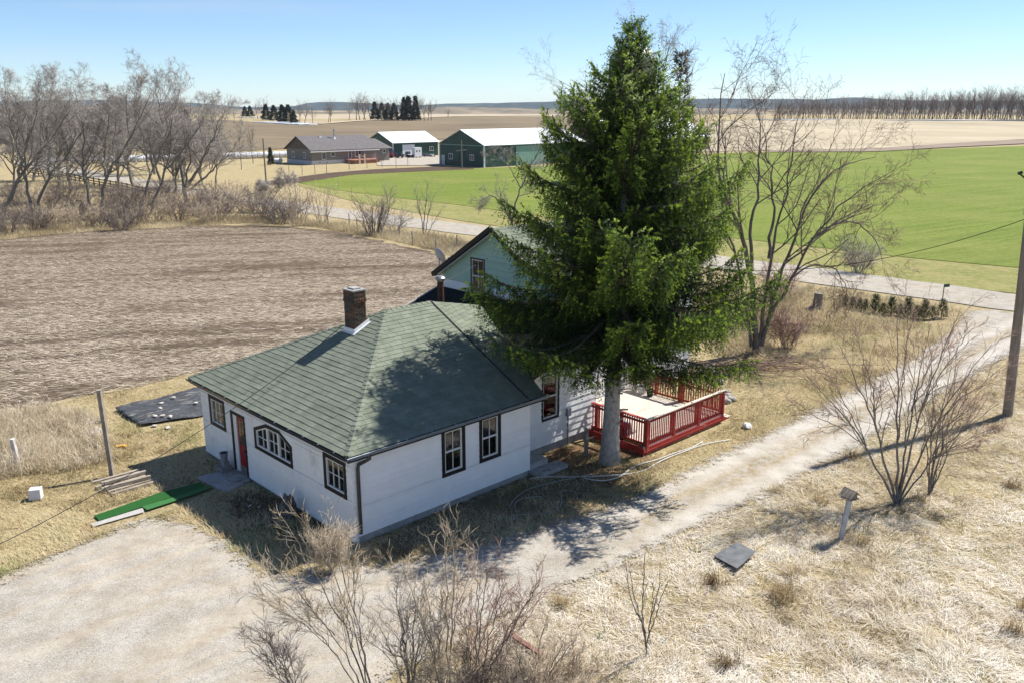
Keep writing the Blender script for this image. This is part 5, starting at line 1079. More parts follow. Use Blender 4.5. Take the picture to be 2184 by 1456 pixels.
def spruce(name, base, H, prof, h_lo, seed, label, lean=(0, 0), trunk_r=.32, dens=1.0, brown=0.0, whorl=.47, mats=None, twl=(.34, .80)):
    r = np.random.default_rng(seed); e = empty(name, tuple(base), 0, label, 'tree')
    hs = np.linspace(-.3, H, 16); rad = [trunk_r * (1 - .97 * max(0, z) / H) ** .8 + (.16 * math.exp(-max(0, z) * 2.2)) * trunk_r / .36 for z in hs]
    cx = lambda z: np.array([lean[0] * (z / H) ** 1.4, lean[1] * (z / H) ** 1.4, z])
    mb = MB(); mb.tube([cx(max(z, 0)) + [0, 0, min(z, 0)] for z in hs], rad, 14)
    for k in range(9):
        z = r.uniform(.8, 3.6); a = r.uniform(0, 6.28); d = np.array([math.cos(a), math.sin(a), .1]); mb.tube([cx(z) + d * .2, cx(z) + d * r.uniform(.42, .6)], [.045, .03], 5)
    mb.build('trunk', mats[0], e, smooth=True)
    bb = MB(); TW = []      # twigs: pos, dir, length, tone
    z = h_lo
    while z < H - .15:
        t = (z - h_lo) / (H - h_lo); nb = max(4, int(round((8.2 - 3.2 * t)))) if t < .8 else 4
        a0 = r.uniform(0, 6.28)
        for k in range(nb):
            a = a0 + 2 * math.pi * (k + r.uniform(-.3, .3)) / nb; zz = z + r.uniform(-.15, .15); L = prof(zz) * r.uniform(.80, 1.16) * r.choice([1, 1, 1, 1, 1.14, .62])
            if L < .15: L = .15
            rd = np.array([math.cos(a), math.sin(a), 0]); low = max(0, 1 - t / .55)
            el0 = -.20 * low + .42 * t + .35 * max(0, t - .7) / .3 + r.normal(0, .09); curl = .72 + .12 * low
            pts = []; n = max(5, int(L / .28)); p = cx(min(zz, H)); st = L / n * 1.06
            for i in range(n + 1):
                pts.append(p); f = i / n; el = el0 - .20 * math.sin(f * math.pi) * (1 - t) + curl * f ** 1.7
                side = np.array([-rd[1], rd[0], 0]) * r.normal(0, .06)
                p = p + (rd * math.cos(el) + np.array([0, 0, math.sin(el)]) + side) * st
            bb.tube(pts, list(np.linspace(.012 + .012 * L, .006, len(pts))), 3, cap=False)
            pa = np.array(pts)
            def on(f): x = min(f * n, n - 1e-3); i = int(x); return pa[i] + (pa[i + 1] - pa[i]) * (x - i), nrm(pa[i + 1] - pa[i])
            nsec = max(3, int(L / .105 * dens)); f0 = .06
            for j in range(nsec):
                f = f0 + (1 - f0) * (j + r.uniform(0, 1)) / nsec; p, d = on(f); sgn = 1 if j % 2 else -1
                sd_ = nrm(np.cross(d, [0, 0, 1])) * sgn; ls = min((.20 + .15 * (1 - f) * L + .08 * L) * r.uniform(.6, 1.25), .95)
                q = p; dd = nrm(d * .75 + sd_ * .8 + np.array([0, 0, -.10 + .1 * t])); m_ = max(2, int(ls / .13)); seg = [q]
                for i in range(m_):
                    dd = nrm(dd + np.array([0, 0, -.10 * (1 - t)]) + r.normal(0, .06, 3)); q = q + dd * ls / m_; seg.append(q)
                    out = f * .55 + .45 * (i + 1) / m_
                    # hanging twig and side twig
                    hang = nrm(dd * .45 + np.array([0, 0, -1.0]) + r.normal(0, .25, 3)) if t < .72 else nrm(dd * .9 + sd_ * r.normal(0, .5) + r.normal(0, .3, 3))
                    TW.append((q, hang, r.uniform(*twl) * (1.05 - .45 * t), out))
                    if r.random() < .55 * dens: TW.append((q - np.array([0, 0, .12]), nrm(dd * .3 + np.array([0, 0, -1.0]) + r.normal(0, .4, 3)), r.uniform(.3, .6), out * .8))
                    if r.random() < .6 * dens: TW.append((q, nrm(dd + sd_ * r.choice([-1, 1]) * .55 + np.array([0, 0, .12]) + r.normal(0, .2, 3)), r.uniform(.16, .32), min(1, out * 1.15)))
                bb.tube([seg[0], seg[len(seg) // 2], seg[-1]], [.010, .007, .004], 3, cap=False)
                TW.append((q, nrm(dd + np.array([0, 0, .25])), r.uniform(.16, .3), 1.0 if f > .5 else out))
            for j in range(3): p, d = on(.9 + .03 * j); TW.append((p, nrm(d + r.normal(0, .35, 3) + [0, 0, .1]), r.uniform(.2, .36), 1.0))
        z += whorl * (1 - .35 * t)
    TW.append((cx(H - .15), np.array([0, 0, 1.]), .75, .6)); 
    for k in range(5): a = k * 1.256; TW.append((cx(H - .05), nrm(np.array([math.cos(a), math.sin(a), 1.2])), .28, .8))
    bb.build('branches', mats[1], e)
    protos = [make_spray(r) for _ in range(6)]; V = []; A = []
    pos = np.array([t_[0] for t_ in TW]); dr = np.array([t_[1] for t_ in TW]); ln = np.array([t_[2] for t_ in TW]); tn = np.array([t_[3] for t_ in TW])
    up = np.where(np.abs(dr[:, 2:3]) > .9, np.array([[1., 0, 0]]), np.array([[0, 0, 1.]])); X = np.cross(up, dr); X /= np.linalg.norm(X, axis=1, keepdims=True); Y = np.cross(dr, X)
    roll = r.uniform(0, 6.28, len(TW)); Xr = X * np.cos(roll)[:, None] + Y * np.sin(roll)[:, None]; Yr = np.cross(dr, Xr)
    idx = r.integers(0, 6, len(TW))
    for k in range(6):
        s = np.where(idx == k)[0]; tr, sx = protos[k]
        sl = ln[s][:, None]
        vx = tr[None, :, 0] * sl; vy = tr[None, :, 1] * (1.0 + .0 * sl); vz = tr[None, :, 2] * (1.0 + .0 * sl)
        V.append((pos[s][:, None, :] + dr[s][:, None, :] * vx[..., None] + Xr[s][:, None, :] * vy[..., None] + Yr[s][:, None, :] * vz[..., None]).reshape(-1, 3))
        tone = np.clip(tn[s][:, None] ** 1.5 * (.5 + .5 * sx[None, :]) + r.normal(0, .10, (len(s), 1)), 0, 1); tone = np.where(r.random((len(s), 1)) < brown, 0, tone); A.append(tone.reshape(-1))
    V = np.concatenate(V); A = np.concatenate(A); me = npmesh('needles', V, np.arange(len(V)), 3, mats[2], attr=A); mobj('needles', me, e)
    print(name, 'twigs', len(TW), 'tris', len(V) // 3); return e
SBARK = mat('spruce bark', (.25, .23, .205), (.42, .395, .365), 9, .95, .8, 18, c=(.52, .50, .47), cs=6, clo=.6, chi=.7, stretch=(1, 1, .7))
SBR = mat('spruce branch wood', (.10, .07, .05), (.17, .13, .095), 6, .95)
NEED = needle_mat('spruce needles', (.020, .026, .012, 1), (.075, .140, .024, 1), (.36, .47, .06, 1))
sb = G(1300, 985)
def sprof(z):
    return float(np.interp(z, [3.8, 4.6, 5.4, 6.6, 8, 9.5, 11, 12.2, 13.2, 14.2, 15.0], [2.3, 3.1, 4.05, 4.15, 3.75, 3.15, 2.4, 1.75, 1.1, .5, .12]))
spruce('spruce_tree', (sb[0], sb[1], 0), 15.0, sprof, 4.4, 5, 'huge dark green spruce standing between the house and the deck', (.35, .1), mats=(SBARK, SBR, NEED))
b2 = np.array([9.2, 47.0, 0]); hz = at_y(1436, 118, 47.0)[2]
b2[0] = at_y(1436, 500, 47.0)[0]
spruce('spruce_tree', tuple(b2), hz, lambda z: 2.3 * max(0, 1 - z / hz) ** .9 + .15, 3.0, 6, 'browner spruce whose narrow top rises right behind the big spruce', (0, 0), .2, .5, .35, .6, mats=(SBARK, SBR, needle_mat('brownish needles', (.055, .035, .022, 1), (.05, .06, .025, 1), (.10, .115, .04, 1))))
# small cedars along the road
NCED = needle_mat('cedar foliage', (.022, .030, .010, 1), (.035, .055, .014, 1), (.10, .13, .03, 1))
def cedar_mesh(seed, H=1.3, R_=.42, n=260):
    r = np.random.default_rng(seed); pr = make_spray(r, 9, .014, .06); V = []; A = []
    for i in range(n):
        z = H * r.uniform(.04, 1) ** 1.0; rr = R_ * (1 - z / H) ** .6 * r.uniform(.5, 1.05); a = r.uniform(0, 6.28); p = np.array([math.cos(a) * rr * .8, math.sin(a) * rr * .8, z * .9]); d = nrm(np.array([math.cos(a) * .8, math.sin(a) * .8, 1.0]) + r.normal(0, .3, 3))
        x = nrm(np.cross(d, [.3, .2, 1])); y = np.cross(d, x); tr = pr[0]; V.append(p + d * tr[:, :1] * .25 + x * tr[:, 1:2] + y * tr[:, 2:3]); A.append(np.clip(.25 + .6 * pr[1] + r.normal(0, .15), 0, 1))
    V = np.concatenate(V); return npmesh('crown', V, np.arange(len(V)), 3, NCED, attr=np.concatenate(A))
CED = [cedar_mesh(500 + i) for i in range(3)]; CTR = MB().tube([(0, 0, -.1), (0, 0, .6)], [.04, .02], 5).mesh('trunk', BARK)
nth = ['first', 'second', 'third', 'fourth', 'fifth', 'sixth', 'seventh', 'eighth', 'ninth', 'tenth', 'eleventh', 'twelfth', 'thirteenth']
for i, (x, y, h) in enumerate(((1802, 655, 1.0), (1818, 659, 1.0), (1832, 662, .95), (1845, 664, .95), (1865, 668, 1.5), (1882, 671, .9), (1900, 672, 1.45), (1918, 673, .9), (1935, 676, 1.5), (1953, 679, 1.0), (1970, 681, 1.5), (1988, 681, 1.0), (2008, 678, 1.45))):
    p = G(x, y); e = empty('small_cedar', (p[0], p[1], 0), i * .9, 'small green cedar, %s from the left in the roadside row' % nth[i], 'shrub', 'roadside cedar row'); e.scale = (h / 1.3 * .85,) * 2 + (h / 1.25 * .78,)
    mobj('crown', CED[i % 3], e); mobj('trunk', CTR, e)
# ================================================================== roadside and farm beyond
b = G(1742, 658); e = empty('tree_stump', (b[0], b[1], 0), 0, 'short dark tree stump near the road edge', 'stump')
MB().tube([(0, 0, -.1), (0, 0, .2), (.05, 0, 1.0)], [.42, .3, .27], 10).build('stump_body', BARK, e)
MB().tube([(0, 0, .1), (-.5, -.1, .05), (-.9, -.1, -.05)], [.16, .1, .04], 6).build('root', BARK, e)
b = G(2008, 655); e = empty('road_sign', (b[0], b[1], 0), 0, 'small number sign on a thin post by the cedars', 'sign')
MB().bb(-.025, .025, -.025, .025, -.2, 1.5).build('post_shaft', WOOD, e); MB().box((.16, -.03, 1.42), (.42, .02, .2), .3).build('sign_plate', mat('dark green sign', (.03, .07, .06), (.05, .1, .08), 6, .5), e)
# fence posts along the far field side
FP = [(880, 522), (930, 540), (815, 503), (852, 507), (975, 530), (762, 492), (700, 482), (745, 480)]
for i, (x, y) in enumerate(FP):
    p = G(x, y); e = empty('fence_post', (p[0], p[1], 0), i, 'weathered wooden fence post, %s in the road fence behind the stubble field' % nth[i], 'fence post', 'road fence posts')
    MB().tube([(0, 0, -.2), (.02 * (i % 3), 0, .6), (.05 * (i % 3) - .05, 0, 1.25)], [.07, .065, .06], 6).build('post_shaft', WOOD, e)
# black board fence at the left
FBL = mat('black fence boards', (.025, .022, .02), (.05, .045, .04), 5, .8)
fa = [G(60, 372), G(118, 380), G(190, 395), G(262, 408), G(330, 425)]
fe = empty('board_fence', tuple(fa[0]), 0, 'dark board fence behind the left tree row', 'fence')
fpts = resample(fa, 2.4); o0 = fa[0]
for i, p in enumerate(fpts):
    q = np.array([p[0], p[1], 0]) - o0; MB().bb(q[0] - .07, q[0] + .07, q[1] - .07, q[1] + .07, -.1, 1.4).build('post', FBL, fe)
    if i:
        for z in (.4, .8, 1.2):
            MB().bar((prev[0], prev[1], z), (q[0], q[1], z), .04, .15).build('rail', FBL, fe)
    prev = q
# puddle/blue tarp glints in pasture
# far buildings: rotated frames on the same grid
def frame(name, px, label, cat):
    g = G(*px); e = empty(name, (g[0], g[1], 0), TH, label, cat); return e
TAUPE = mat('taupe siding', (.20, .18, .155), (.235, .215, .19), 1.5, .7, rot=(0, 0, -TH), stretch=(.2, .2, 5))
GREYR = mat('grey brown shingles', (.115, .105, .105), (.16, .15, .15), 2, .9)
GRN = mat('dark green steel', (.012, .05, .036), (.02, .07, .05), .5, .45, rot=(0, 0, -TH), stretch=(4, 4, .05), spec=.4)
GRNL = mat('light green panel', (.16, .30, .25), (.24, .40, .34), .7, .4, rot=(0, 0, -TH), stretch=(4, 4, .05), spec=.4)
WROOF = mat('white steel roof', (.78, .79, .80), (.70, .72, .74), .6, .45, rot=(0, 0, -TH), stretch=(4, .05, 1), spec=.4)
WTRIM = mat('white building trim', (.74, .75, .75), (.68, .69, .7), 3, .5)
DGL = mat('dark window glass', (.02, .024, .03), (.045, .05, .06), .8, .08, spec=.6)
PINK = mat('new deck lumber', (.30, .13, .085), (.40, .19, .13), 2, .8)
def fwin(e, ax, plane, a0, a1, z0, z1, pane=DGL):
    t = .12
    if ax == 'B': o = MB().bb(a0, a1, plane - .06, plane, z0, z1).build('window', WTRIM, e)
    else: o = MB().bb(plane - .06, plane, a0, a1, z0, z1).build('window', WTRIM, e)
    mid = (a0 + a1) / 2; sp = [(a0 + t, mid - .05), (mid + .05, a1 - t)] if a1 - a0 > .8 else [(a0 + t, a1 - t)]
    for s, f in sp:
        m = MB(); m.bb(s, f, plane - .075, plane - .06, z0 + t, z1 - t) if ax == 'B' else m.bb(plane - .075, plane - .06, s, f, z0 + t, z1 - t); m.build('pane', pane, o)
    return o
def gable_b(e, Lu, Lv, ze, zr, wall, roofm, ov=.5, axis='u', base=None):
    m = MB(); m.extr([(0, 0, -.2), (0, Lv, -.2), (0, Lv, ze), (0, Lv / 2, zr - .15), (0, 0, ze)], (Lu, 0, 0)); m.build('wall', wall, e)
    sl = (zr - ze) / (Lv / 2); zo = ze - sl * ov
    for p in ([(-ov, -ov, zo), (Lu + ov, -ov, zo), (Lu + ov, Lv / 2, zr), (-ov, Lv / 2, zr)], [(-ov, Lv + ov, zo), (-ov, Lv / 2, zr), (Lu + ov, Lv / 2, zr), (Lu + ov, Lv + ov, zo)]):
        m = MB(); m.add([*[(a, b_, c + .1) for a, b_, c in p], *p], [(0, 1, 2, 3), (7, 6, 5, 4), (0, 4, 5, 1), (1, 5, 6, 2), (2, 6, 7, 3), (3, 7, 4, 0)]); m.build('roof', roofm, e)
# bungalow
e = frame('bungalow', (666, 352), 'grey-taupe bungalow with brown shingle roof beyond the green field', 'house')
gable_b(e, 17.5, 11.0, 3.35, 6.1, TAUPE, GREYR, .6)
MB().bb(-.03, 17.52, -.03, 11.03, -.2, .85).build('foundation', mat('white foundation', (.5, .51, .52), (.58, .58, .58), 1, .8), e)
m = MB(); m.bb(17.5, 22.5, 1.5, 9.5, -.2, 3.2); m.build('annex_wall', TAUPE, e)
for p in ([(17.5, .6, 3.0), (23, .6, 3.0), (21.2, 5.5, 5.2), (17.5, 5.5, 5.2)],): m = MB(); m.add([*p, *[(a, b_, c - .1) for a, b_, c in p]], [(0, 1, 2, 3), (7, 6, 5, 4), (0, 4, 5, 1), (1, 5, 6, 2), (2, 6, 7, 3), (3, 7, 4, 0)]); m.build('annex_roof', GREYR, e)
m = MB(); m.add([(23, .6, 3.0), (23, 10, 3.0), (21.2, 5.5, 5.2)], [(0, 1, 2)]); m.add([(17.5, 10, 3), (17.5, 5.5, 5.2), (21.2, 5.5, 5.2), (23, 10, 3)], [(0, 1, 2, 3)]); m.build('annex_roof', GREYR, e)
m = MB(); m.bb(-.65, 18.2, -.68, -.6, 2.72, 2.95); m.build('gutter', WTRIM, e)
m = MB(); m.extr([(-.03, .1, 3.35), (-.03, 10.9, 3.35), (-.03, 5.5, 5.85)], (.02, 0, 0)); m.build('gable_panel', mat('brown gable shingles', (.12, .1, .085), (.15, .13, .11), 4, .9), e)
for a0, a1, z0, z1 in ((2.6, 3.7, 1.0, 2.7), (5.0, 6.1, 1.6, 2.7), (9.7, 10.6, .9, 2.8), (11.6, 12.6, 1.3, 2.9), (13.2, 14.2, 1.3, 2.9)): fwin(e, 'B', 0, a0, a1, z0, z1)
MB().bb(12.6, 13.2, -.05, 0, .9, 2.9).build('door', DGL, e); fwin(e, 'B', 1.5, 20.6, 21.4, 1.8, 2.7)
for a0 in (2.6, 7.5): fwin(e, 'A', 0, a0, a0 + 1.0, 1.3, 2.7)
for a0 in (1.6, 3.6): fwin(e, 'B', -.03, a0, a0 + .7, .15, .6)
p_ = MB().lathe([(.13, 4.6), (.13, 7.3), (.2, 7.3), (.2, 7.6), (.02, 7.62)], 8, (8.8, 4.2, 0)).build('flue', GUTG, e); MB().lathe([(.5, 5.1), (.15, 5.9)], 8, (8.8, 4.2, 0)).build('flue_flashing', WTRIM, p_)
MB().box((5.4, 4.8, 5.9), (.8, .5, .35)).build('roof_vent', WTRIM, e)
dk = frame('bungalow_deck', (666, 352), 'reddish wooden deck with pale posts in front of the grey bungalow', 'deck')
MB().bb(8.6, 15.0, -4.2, -.1, .7, .85).build('platform', PINK, dk); MB().bb(8.7, 14.9, -4.1, -4.0, -.1, .7).build('skirt', PINK, dk); MB().bb(8.7, 8.8, -4.0, -.2, -.1, .7).build('skirt', PINK, dk)
for u in (9.9, 11.3): MB().bb(u - .22, u + .22, -4.35, -4.2, -.1, 2.1).build('post', mat('pale new posts', (.5, .4, .33), (.58, .47, .4), 3, .8), dk)
for z in (1.2, 1.75): MB().bb(8.6, 15.0, -4.25, -4.19, z - .06, z + .06).build('rail', PINK, dk)
for i in range(5): MB().bb(15.0 + i * .45, 15.5 + i * .45, -3.0, -1.5, .55 - i * .14, .63 - i * .14).build('step', PINK, dk)
for i in range(6): MB().bb(14.95 + i * .5, 15.02 + i * .5, -3.1, -3.03, .2, 1.7 - .13 * i).build('baluster', PINK, dk)
# big green barn
e = frame('green_barn', (1033, 358), 'large dark green steel barn with white roof partly behind the spruce', 'barn')
gable_b(e, 32, 15.0, 4.7, 7.75, GRN, WROOF, .35)
MB().bb(9.5, 20, -.08, 0, .1, 4.3).build('sliding_panel', GRNL, e)
MB().bb(-.15, .15, -.15, .15, -.1, 4.6).build('corner_trim', WTRIM, e); MB().bb(-.15, .15, 14.85, 15.15, -.1, 4.6).build('corner_trim', WTRIM, e)
for v in (4.0, 11.2): fwin(e, 'A', 0, v - .7, v + .7, 1.3, 2.6)
MB().bb(-.08, 0, 13.3, 14.4, 0, 2.2).build('door', mat('pale grey door', (.42, .44, .46), (.48, .5, .52), 2, .5), e)
for v, ww in ((1.5, 2.4), (6.2, 2.6), (10.8, 2.2)): MB().bb(-.03, -.01, v, v + ww, .9, 4.5).build('wall_panel', mat('faded green panel', (.022, .07, .055), (.03, .085, .065), .6, .5), e)
MB().bb(-.04, -.005, .1, 14.9, 4.45, 4.6).build('belt_trim', GRNL, e)
# smaller green barn
e = frame('small_green_barn', (839, 336), 'smaller green steel barn with white roof between bungalow and large barn', 'barn')
gable_b(e, 15, 12, 3.7, 6.2, GRN, WROOF, .4)
MB().bb(3.0, 7.0, -.08, 0, 0, 3.1).build('roller_door', WTRIM, e); fwin(e, 'B', 0, 12.0, 13.4, 1.2, 2.4); MB().bb(-.12, .12, -.12, .12, -.1, 3.6).build('corner_trim', WTRIM, e)
# third barn behind the spruce
e = frame('white_roofed_barn', (1300, 332), 'brown-walled barn with white roof glimpsed right behind the spruce', 'barn')
g3 = GT(1300, 334); e.location = (g3[0], g3[1], T(g3[0], g3[1]))
BRW = mat('brown barn boards', (.13, .10, .085), (.2, .16, .14), .8, .85, stretch=(4, 4, .1))
gable_b(e, 46, 20, 4.3, 9.2, BRW, WROOF, .5)
for u in (30, 38): MB().bb(u, u + 1.0, -.1, 0, 0, 3.8).build('door', WTRIM, e)
# silo
sg = G(1341, 385); e = empty('silo', (sg[0], sg[1], 0), 0, 'grey concrete silo with domed cap behind the spruce top', 'silo'); Ds = sg[1]
rs = 48 / 1850 * Ds / math.cos(PITCH) * .98; zt = at_y(1341, 96, Ds)[2]
SIL = mat('weathered silo concrete', (.20, .195, .19), (.33, .325, .32), .5, .9, stretch=(2.5, 2.5, .12), c=(.16, .15, .15), cs=.35)
MB().lathe([(rs, 0), (rs, zt - rs * .8)], 28).build('silo_body', SIL, e)
MB().lathe([(rs * 1.01, zt - rs * .8), (rs * .97, zt - rs * .55), (rs * .8, zt - rs * .25), (rs * .5, zt - rs * .07), (rs * .12, zt)], 28).build('dome', mat('galvanised dome', (.36, .37, .38), (.46, .47, .48), 1, .5, metal=.3), e, smooth=True)
for i in range(14): MB().lathe([(rs * 1.006, 1 + i * 1.3), (rs * 1.006, 1.06 + i * 1.3)], 28).build('hoop', GUTG, e)
# bale tube
e = empty('bale_row', (0, 0, 0), 0, 'long row of white plastic-wrapped round bales left of the bungalow', 'bales'); BALE = mat('white bale wrap', (.74, .75, .77), (.62, .63, .66), 1.2, .4, .3, 4)
a, c = G(90, 352), G(618, 336); n_ = 40
e.location = tuple(a)
for i in range(n_):
    p = (c - a) * i / n_; q = (c - a) * (i + .93) / n_; MB().tube([(p[0], p[1], .72), ((p + (q - p) * .1)[0], (p + (q - p) * .1)[1], .76), ((p + (q - p) * .9)[0], (p + (q - p) * .9)[1], .76), (q[0], q[1], .72)], [.68, .8, .8, .68], 12).build('wrapped_bale', BALE, e)
# tank, poles, fence posts around the bungalow
b = G(590, 350); e = empty('propane_tank', (b[0], b[1], 0), .4, 'white propane tank lying on the lawn left of the bungalow', 'tank')
MB().tube([(-1.4, 0, .75), (-1.25, 0, .75), (-1, 0, .75), (1, 0, .75), (1.25, 0, .75), (1.4, 0, .75)], [.15, .42, .55, .55, .42, .15], 12).build('tank_body', WTRIM, e, smooth=True); MB().bb(-.9, -.7, -.4, .4, 0, .3).build('cradle', CONC, e); MB().bb(.7, .9, -.4, .4, 0, .3).build('cradle', CONC, e)
def upole(px, top, label, arm):
    b = G(*px); z = at_y(px[0], top, b[1])[2]; e = empty('far_utility_pole', (b[0], b[1], 0), 0, label, 'utility pole'); MB().tube([(0, 0, -.2), (0, 0, z)], [.16, .11], 8).build('pole_shaft', PW, e)
    if arm: MB().bar((-1.1, 0, z * .62), (1.1, 0, z * .66), .12, .12).build('crossarm', mat('pale crossarm', (.4, .37, .33), (.45, .42, .38), 3, .9), e)
upole((568, 394), 296, 'dark utility pole left of the grey bungalow', False); upole((985, 360), 299, 'pale utility pole with crossarm before the large green barn', True)
for i, x in enumerate((617, 645, 672, 697, 745, 783, 815, 845, 870)):
    b = G(x, (374, 374, 371, 370, 362, 359, 357, 358, 354)[i]); e = empty('paddock_post', (b[0], b[1], 0), 0, 'thin fence post before the bungalow lawn, %s from the left' % nth[i], 'fence post', 'bungalow paddock posts'); MB().tube([(0, 0, -.1), (0, 0, .9), (0, 0, 1.9)], [.07, .06, .055], 6).build('post_shaft', WOOD, e)
# parked things by the small barn
JC = [(.25, .02, .03), (.03, .035, .05), (.5, .5, .52), (.02, .02, .022), (.04, .05, .1)]
for i, (x, y, l, h, c_, lab) in enumerate(((826, 338, 3.2, 2.1, 0, 'dark red tractor by the small green barn'), (840, 337, 3.0, 2.0, 3, 'black tractor next to the dark red tractor'), (853, 338, 2.2, 1.4, 1, 'dark small implement before the white roller door'), (868, 336, 2.8, 1.5, 2, 'white and grey quad parked before the roller door'), (877, 337, 1.4, 1.1, 0, 'small red barrow right of the roller door'), (909, 335, 3.4, 1.3, 4, 'dark flat cart below the small barn window'), (922, 335, 2.4, 1.2, 2, 'pale tilted trailer near the large barn'))):
    b = G(x, y); e = empty('farm_vehicle', (b[0], b[1], 0), i * .8, lab, 'farm vehicle'); cm = mat('vehicle paint %d' % c_, JC[c_], tuple(v * 1.3 for v in JC[c_]), 3, .4, spec=.5)
    m = MB(); m.hexa([(-l * .5, -.6, .45), (l * .5, -.6, .45), (l * .5, .6, .45), (-l * .5, .6, .45), (-l * .45, -.5, h * .55), (l * .45, -.5, h * .6), (l * .45, .5, h * .6), (-l * .45, .5, h * .55)]); m.build('body', cm, e)
    if h > 1.3: MB().hexa([(-l * .35, -.5, h * .55), (l * .1, -.5, h * .58), (l * .1, .5, h * .58), (-l * .35, .5, h * .55), (-l * .3, -.42, h), (l * .02, -.42, h), (l * .02, .42, h), (-l * .3, .42, h)]).build('cab', DGL, e)
    for sx in (-.32, .34):
        for sy in (-.62, .62): MB().tube([(sx * l, sy - .12, .42), (sx * l, sy + .12, .42)], .42 if sx < 0 else .34, 12).build('wheel', BPLAS, e)
b = G(889, 337); e = empty('white_shed', (b[0], b[1], 0), TH, 'white boxy trailer with dark windows beside the roller door', 'trailer'); MB().bb(-1, 1.2, -.6, .6, .3, 2.6).build('body', WTRIM, e); 
for u in (-.6, .3): MB().bb(u, u + .4, -.62, -.6, 1.5, 1.9).build('window', DGL, e)
for u in (-.5, .6): MB().tube([(u, -.55, .3), (u, -.4, .3)], .3, 10).build('wheel', BPLAS, e)
# small far conifers and copses
NFAR = needle_mat('far conifer needles', (.035, .045, .028, 1), (.062, .078, .045, 1), (.10, .115, .06, 1))
def far_conifer(seed, H=10, R_=2.6, n=700):
    r = np.random.default_rng(seed); V = []; A = []
    for i in range(n):
        z = H * (.05 + .95 * r.random()); rr = R_ * (1 - z / H) ** .95 * r.uniform(.3, 1.15) * (1 + .25 * math.sin(z * 2.1 + seed)); a = r.uniform(0, 6.28); p = np.array([math.cos(a) * rr, math.sin(a) * rr, z]); d = nrm(np.array([math.cos(a), math.sin(a), r.normal(-.1, .3)])); s = nrm(np.cross(d, [0, 0, 1])) * .28; l = r.uniform(.6, 1.2)
        for w_ in (s, np.array([0, 0, .3])): V += [p - w_, p + w_, p + d * l]; A += [np.clip(r.normal(.45, .25), 0, 1)] * 3
    return npmesh('crown', np.array(V), np.arange(len(V)), 3, NFAR, attr=np.array(A)), MB().tube([(0, 0, -.3), (0, 0, H * .9)], [.2, .03], 6).mesh('trunk', BARK)
CON = [far_conifer(600, 10, 2.6), far_conifer(601, 10, 3.0), far_conifer(602, 10, 1.7, 520)]
def conifer(k, p, H, label, group, rz=0, wd=1.0):
    e = empty('conifer', tuple(p), rz, label, 'tree', group); e.scale = (H / 10 * wd * 1.0, H / 10 * wd * 1.0, H / 10 * .9); mobj('crown', CON[k][0], e); mobj('trunk', CON[k][1], e); return e
conifer(2, G(578, 352), 4.2, 'small spruce on the lawn left of the grey bungalow', None)
def gtz(x, y, back=0): p = GT(x, y); return p
for i, (x, y, H_, k) in enumerate(((523, 250, 11, 1), (534, 250, 11.5, 1), (568, 257, 13, 0), (585, 259, 12.5, 1), (603, 262, 13.5, 0), (616, 262, 13.5, 1), (627, 264, 10, 0))):
    conifer(k, gtz(x, y), H_ * .72, 'dense dark cedar in the far hedgerow left of the copse, %s from the left' % nth[i], 'far hedgerow cedars', i, 1.15)
for i, (x, y, H_, k) in enumerate(((800, 256, 16, 0), (815, 256, 15, 1), (828, 257, 15, 0), (841, 258, 15, 1), (862, 258, 20, 2), (872, 258, 21, 0), (887, 258, 21, 2))):
    conifer(k, gtz(x, y), H_ * .68, 'tall dark conifer in the far middle copse, %s from the left' % nth[i], 'far copse conifers', i)
r_ = np.random.default_rng(9)
FH = ((550, 254, 11), (561, 256, 14), (640, 264, 12), (649, 265, 12), (704, 262, 13), (700, 262, 11), (667, 264, 9), (760, 256, 15), (768, 256, 16), (780, 256, 15), (790, 256, 14), (850, 258, 13), (896, 258, 15), (905, 258, 13), (912, 258, 10), (920, 258, 13), (955, 252, 7), (745, 257, 12), (775, 257, 14), (806, 256, 14), (821, 257, 13), (836, 258, 13), (857, 258, 14), (880, 258, 15))
for i, (x, y, H_) in enumerate(FH):
    plant(LOW, i, 'far_bare_tree', gtz(x, y), H_ * .85, 'grey bare tree in the far hedgerow beyond the brown field, %s from the left' % ORD[sorted(FH).index((x, y, H_))], 'far hedgerow bare trees', i * 1.7, wide=1.3)
# far right tree line
for i in range(170):
    x = 1650 + 620 * (i + r_.uniform(0, 1)) / 170; y = 254 + 4 * max(0, (x - 1900) / 300) + r_.uniform(-1.2, .6); H_ = (9.5 + 5.5 * min(1, max(0, (x - 1650) / 420))) * r_.uniform(.7, 1.15)
    plant(LOW, i, 'far_bare_tree', gtz(x, y), H_, 'bare tree in the long tree line beyond the pale field', 'far right tree line', i * 2.1, wide=1.1)
for i in range(60):
    x = 1660 + 600 * (i + r_.uniform(0, 1)) / 60; y = 254.5 + 4 * max(0, (x - 1900) / 300) + r_.uniform(-.6, .6)
    plant(LOW, i, 'far_bush', gtz(x, y), r_.uniform(4, 7), 'low bare bush at the foot of the long far tree line', 'brush under the far tree line', i * 1.7, 'bush', wide=2.2)
# left wood, dark mass behind the left row
for i in range(34):
    x = -60 + 560 * (i + r_.uniform(0, 1)) / 34; y = 286 - 26 * (x > 430) + r_.uniform(-3, 3); p = gtz(x, y)
    if i % 3 == 0 and x < 420: conifer(i % 2, p, r_.uniform(9, 13), 'dark evergreen in the wood behind the left tree row, %s from the left' % ORD[i // 3], 'left wood evergreens', i)
    else: plant(LOW, i, 'far_bare_tree', p, r_.uniform(8, 13) * (.75 if x > 430 else 1), 'bare tree in the wood behind the left tree row, %s from the left' % ORD[i - (i + 2) // 3 if x < 420 else i - 10], 'left wood bare trees', i * 1.9, wide=1.3)
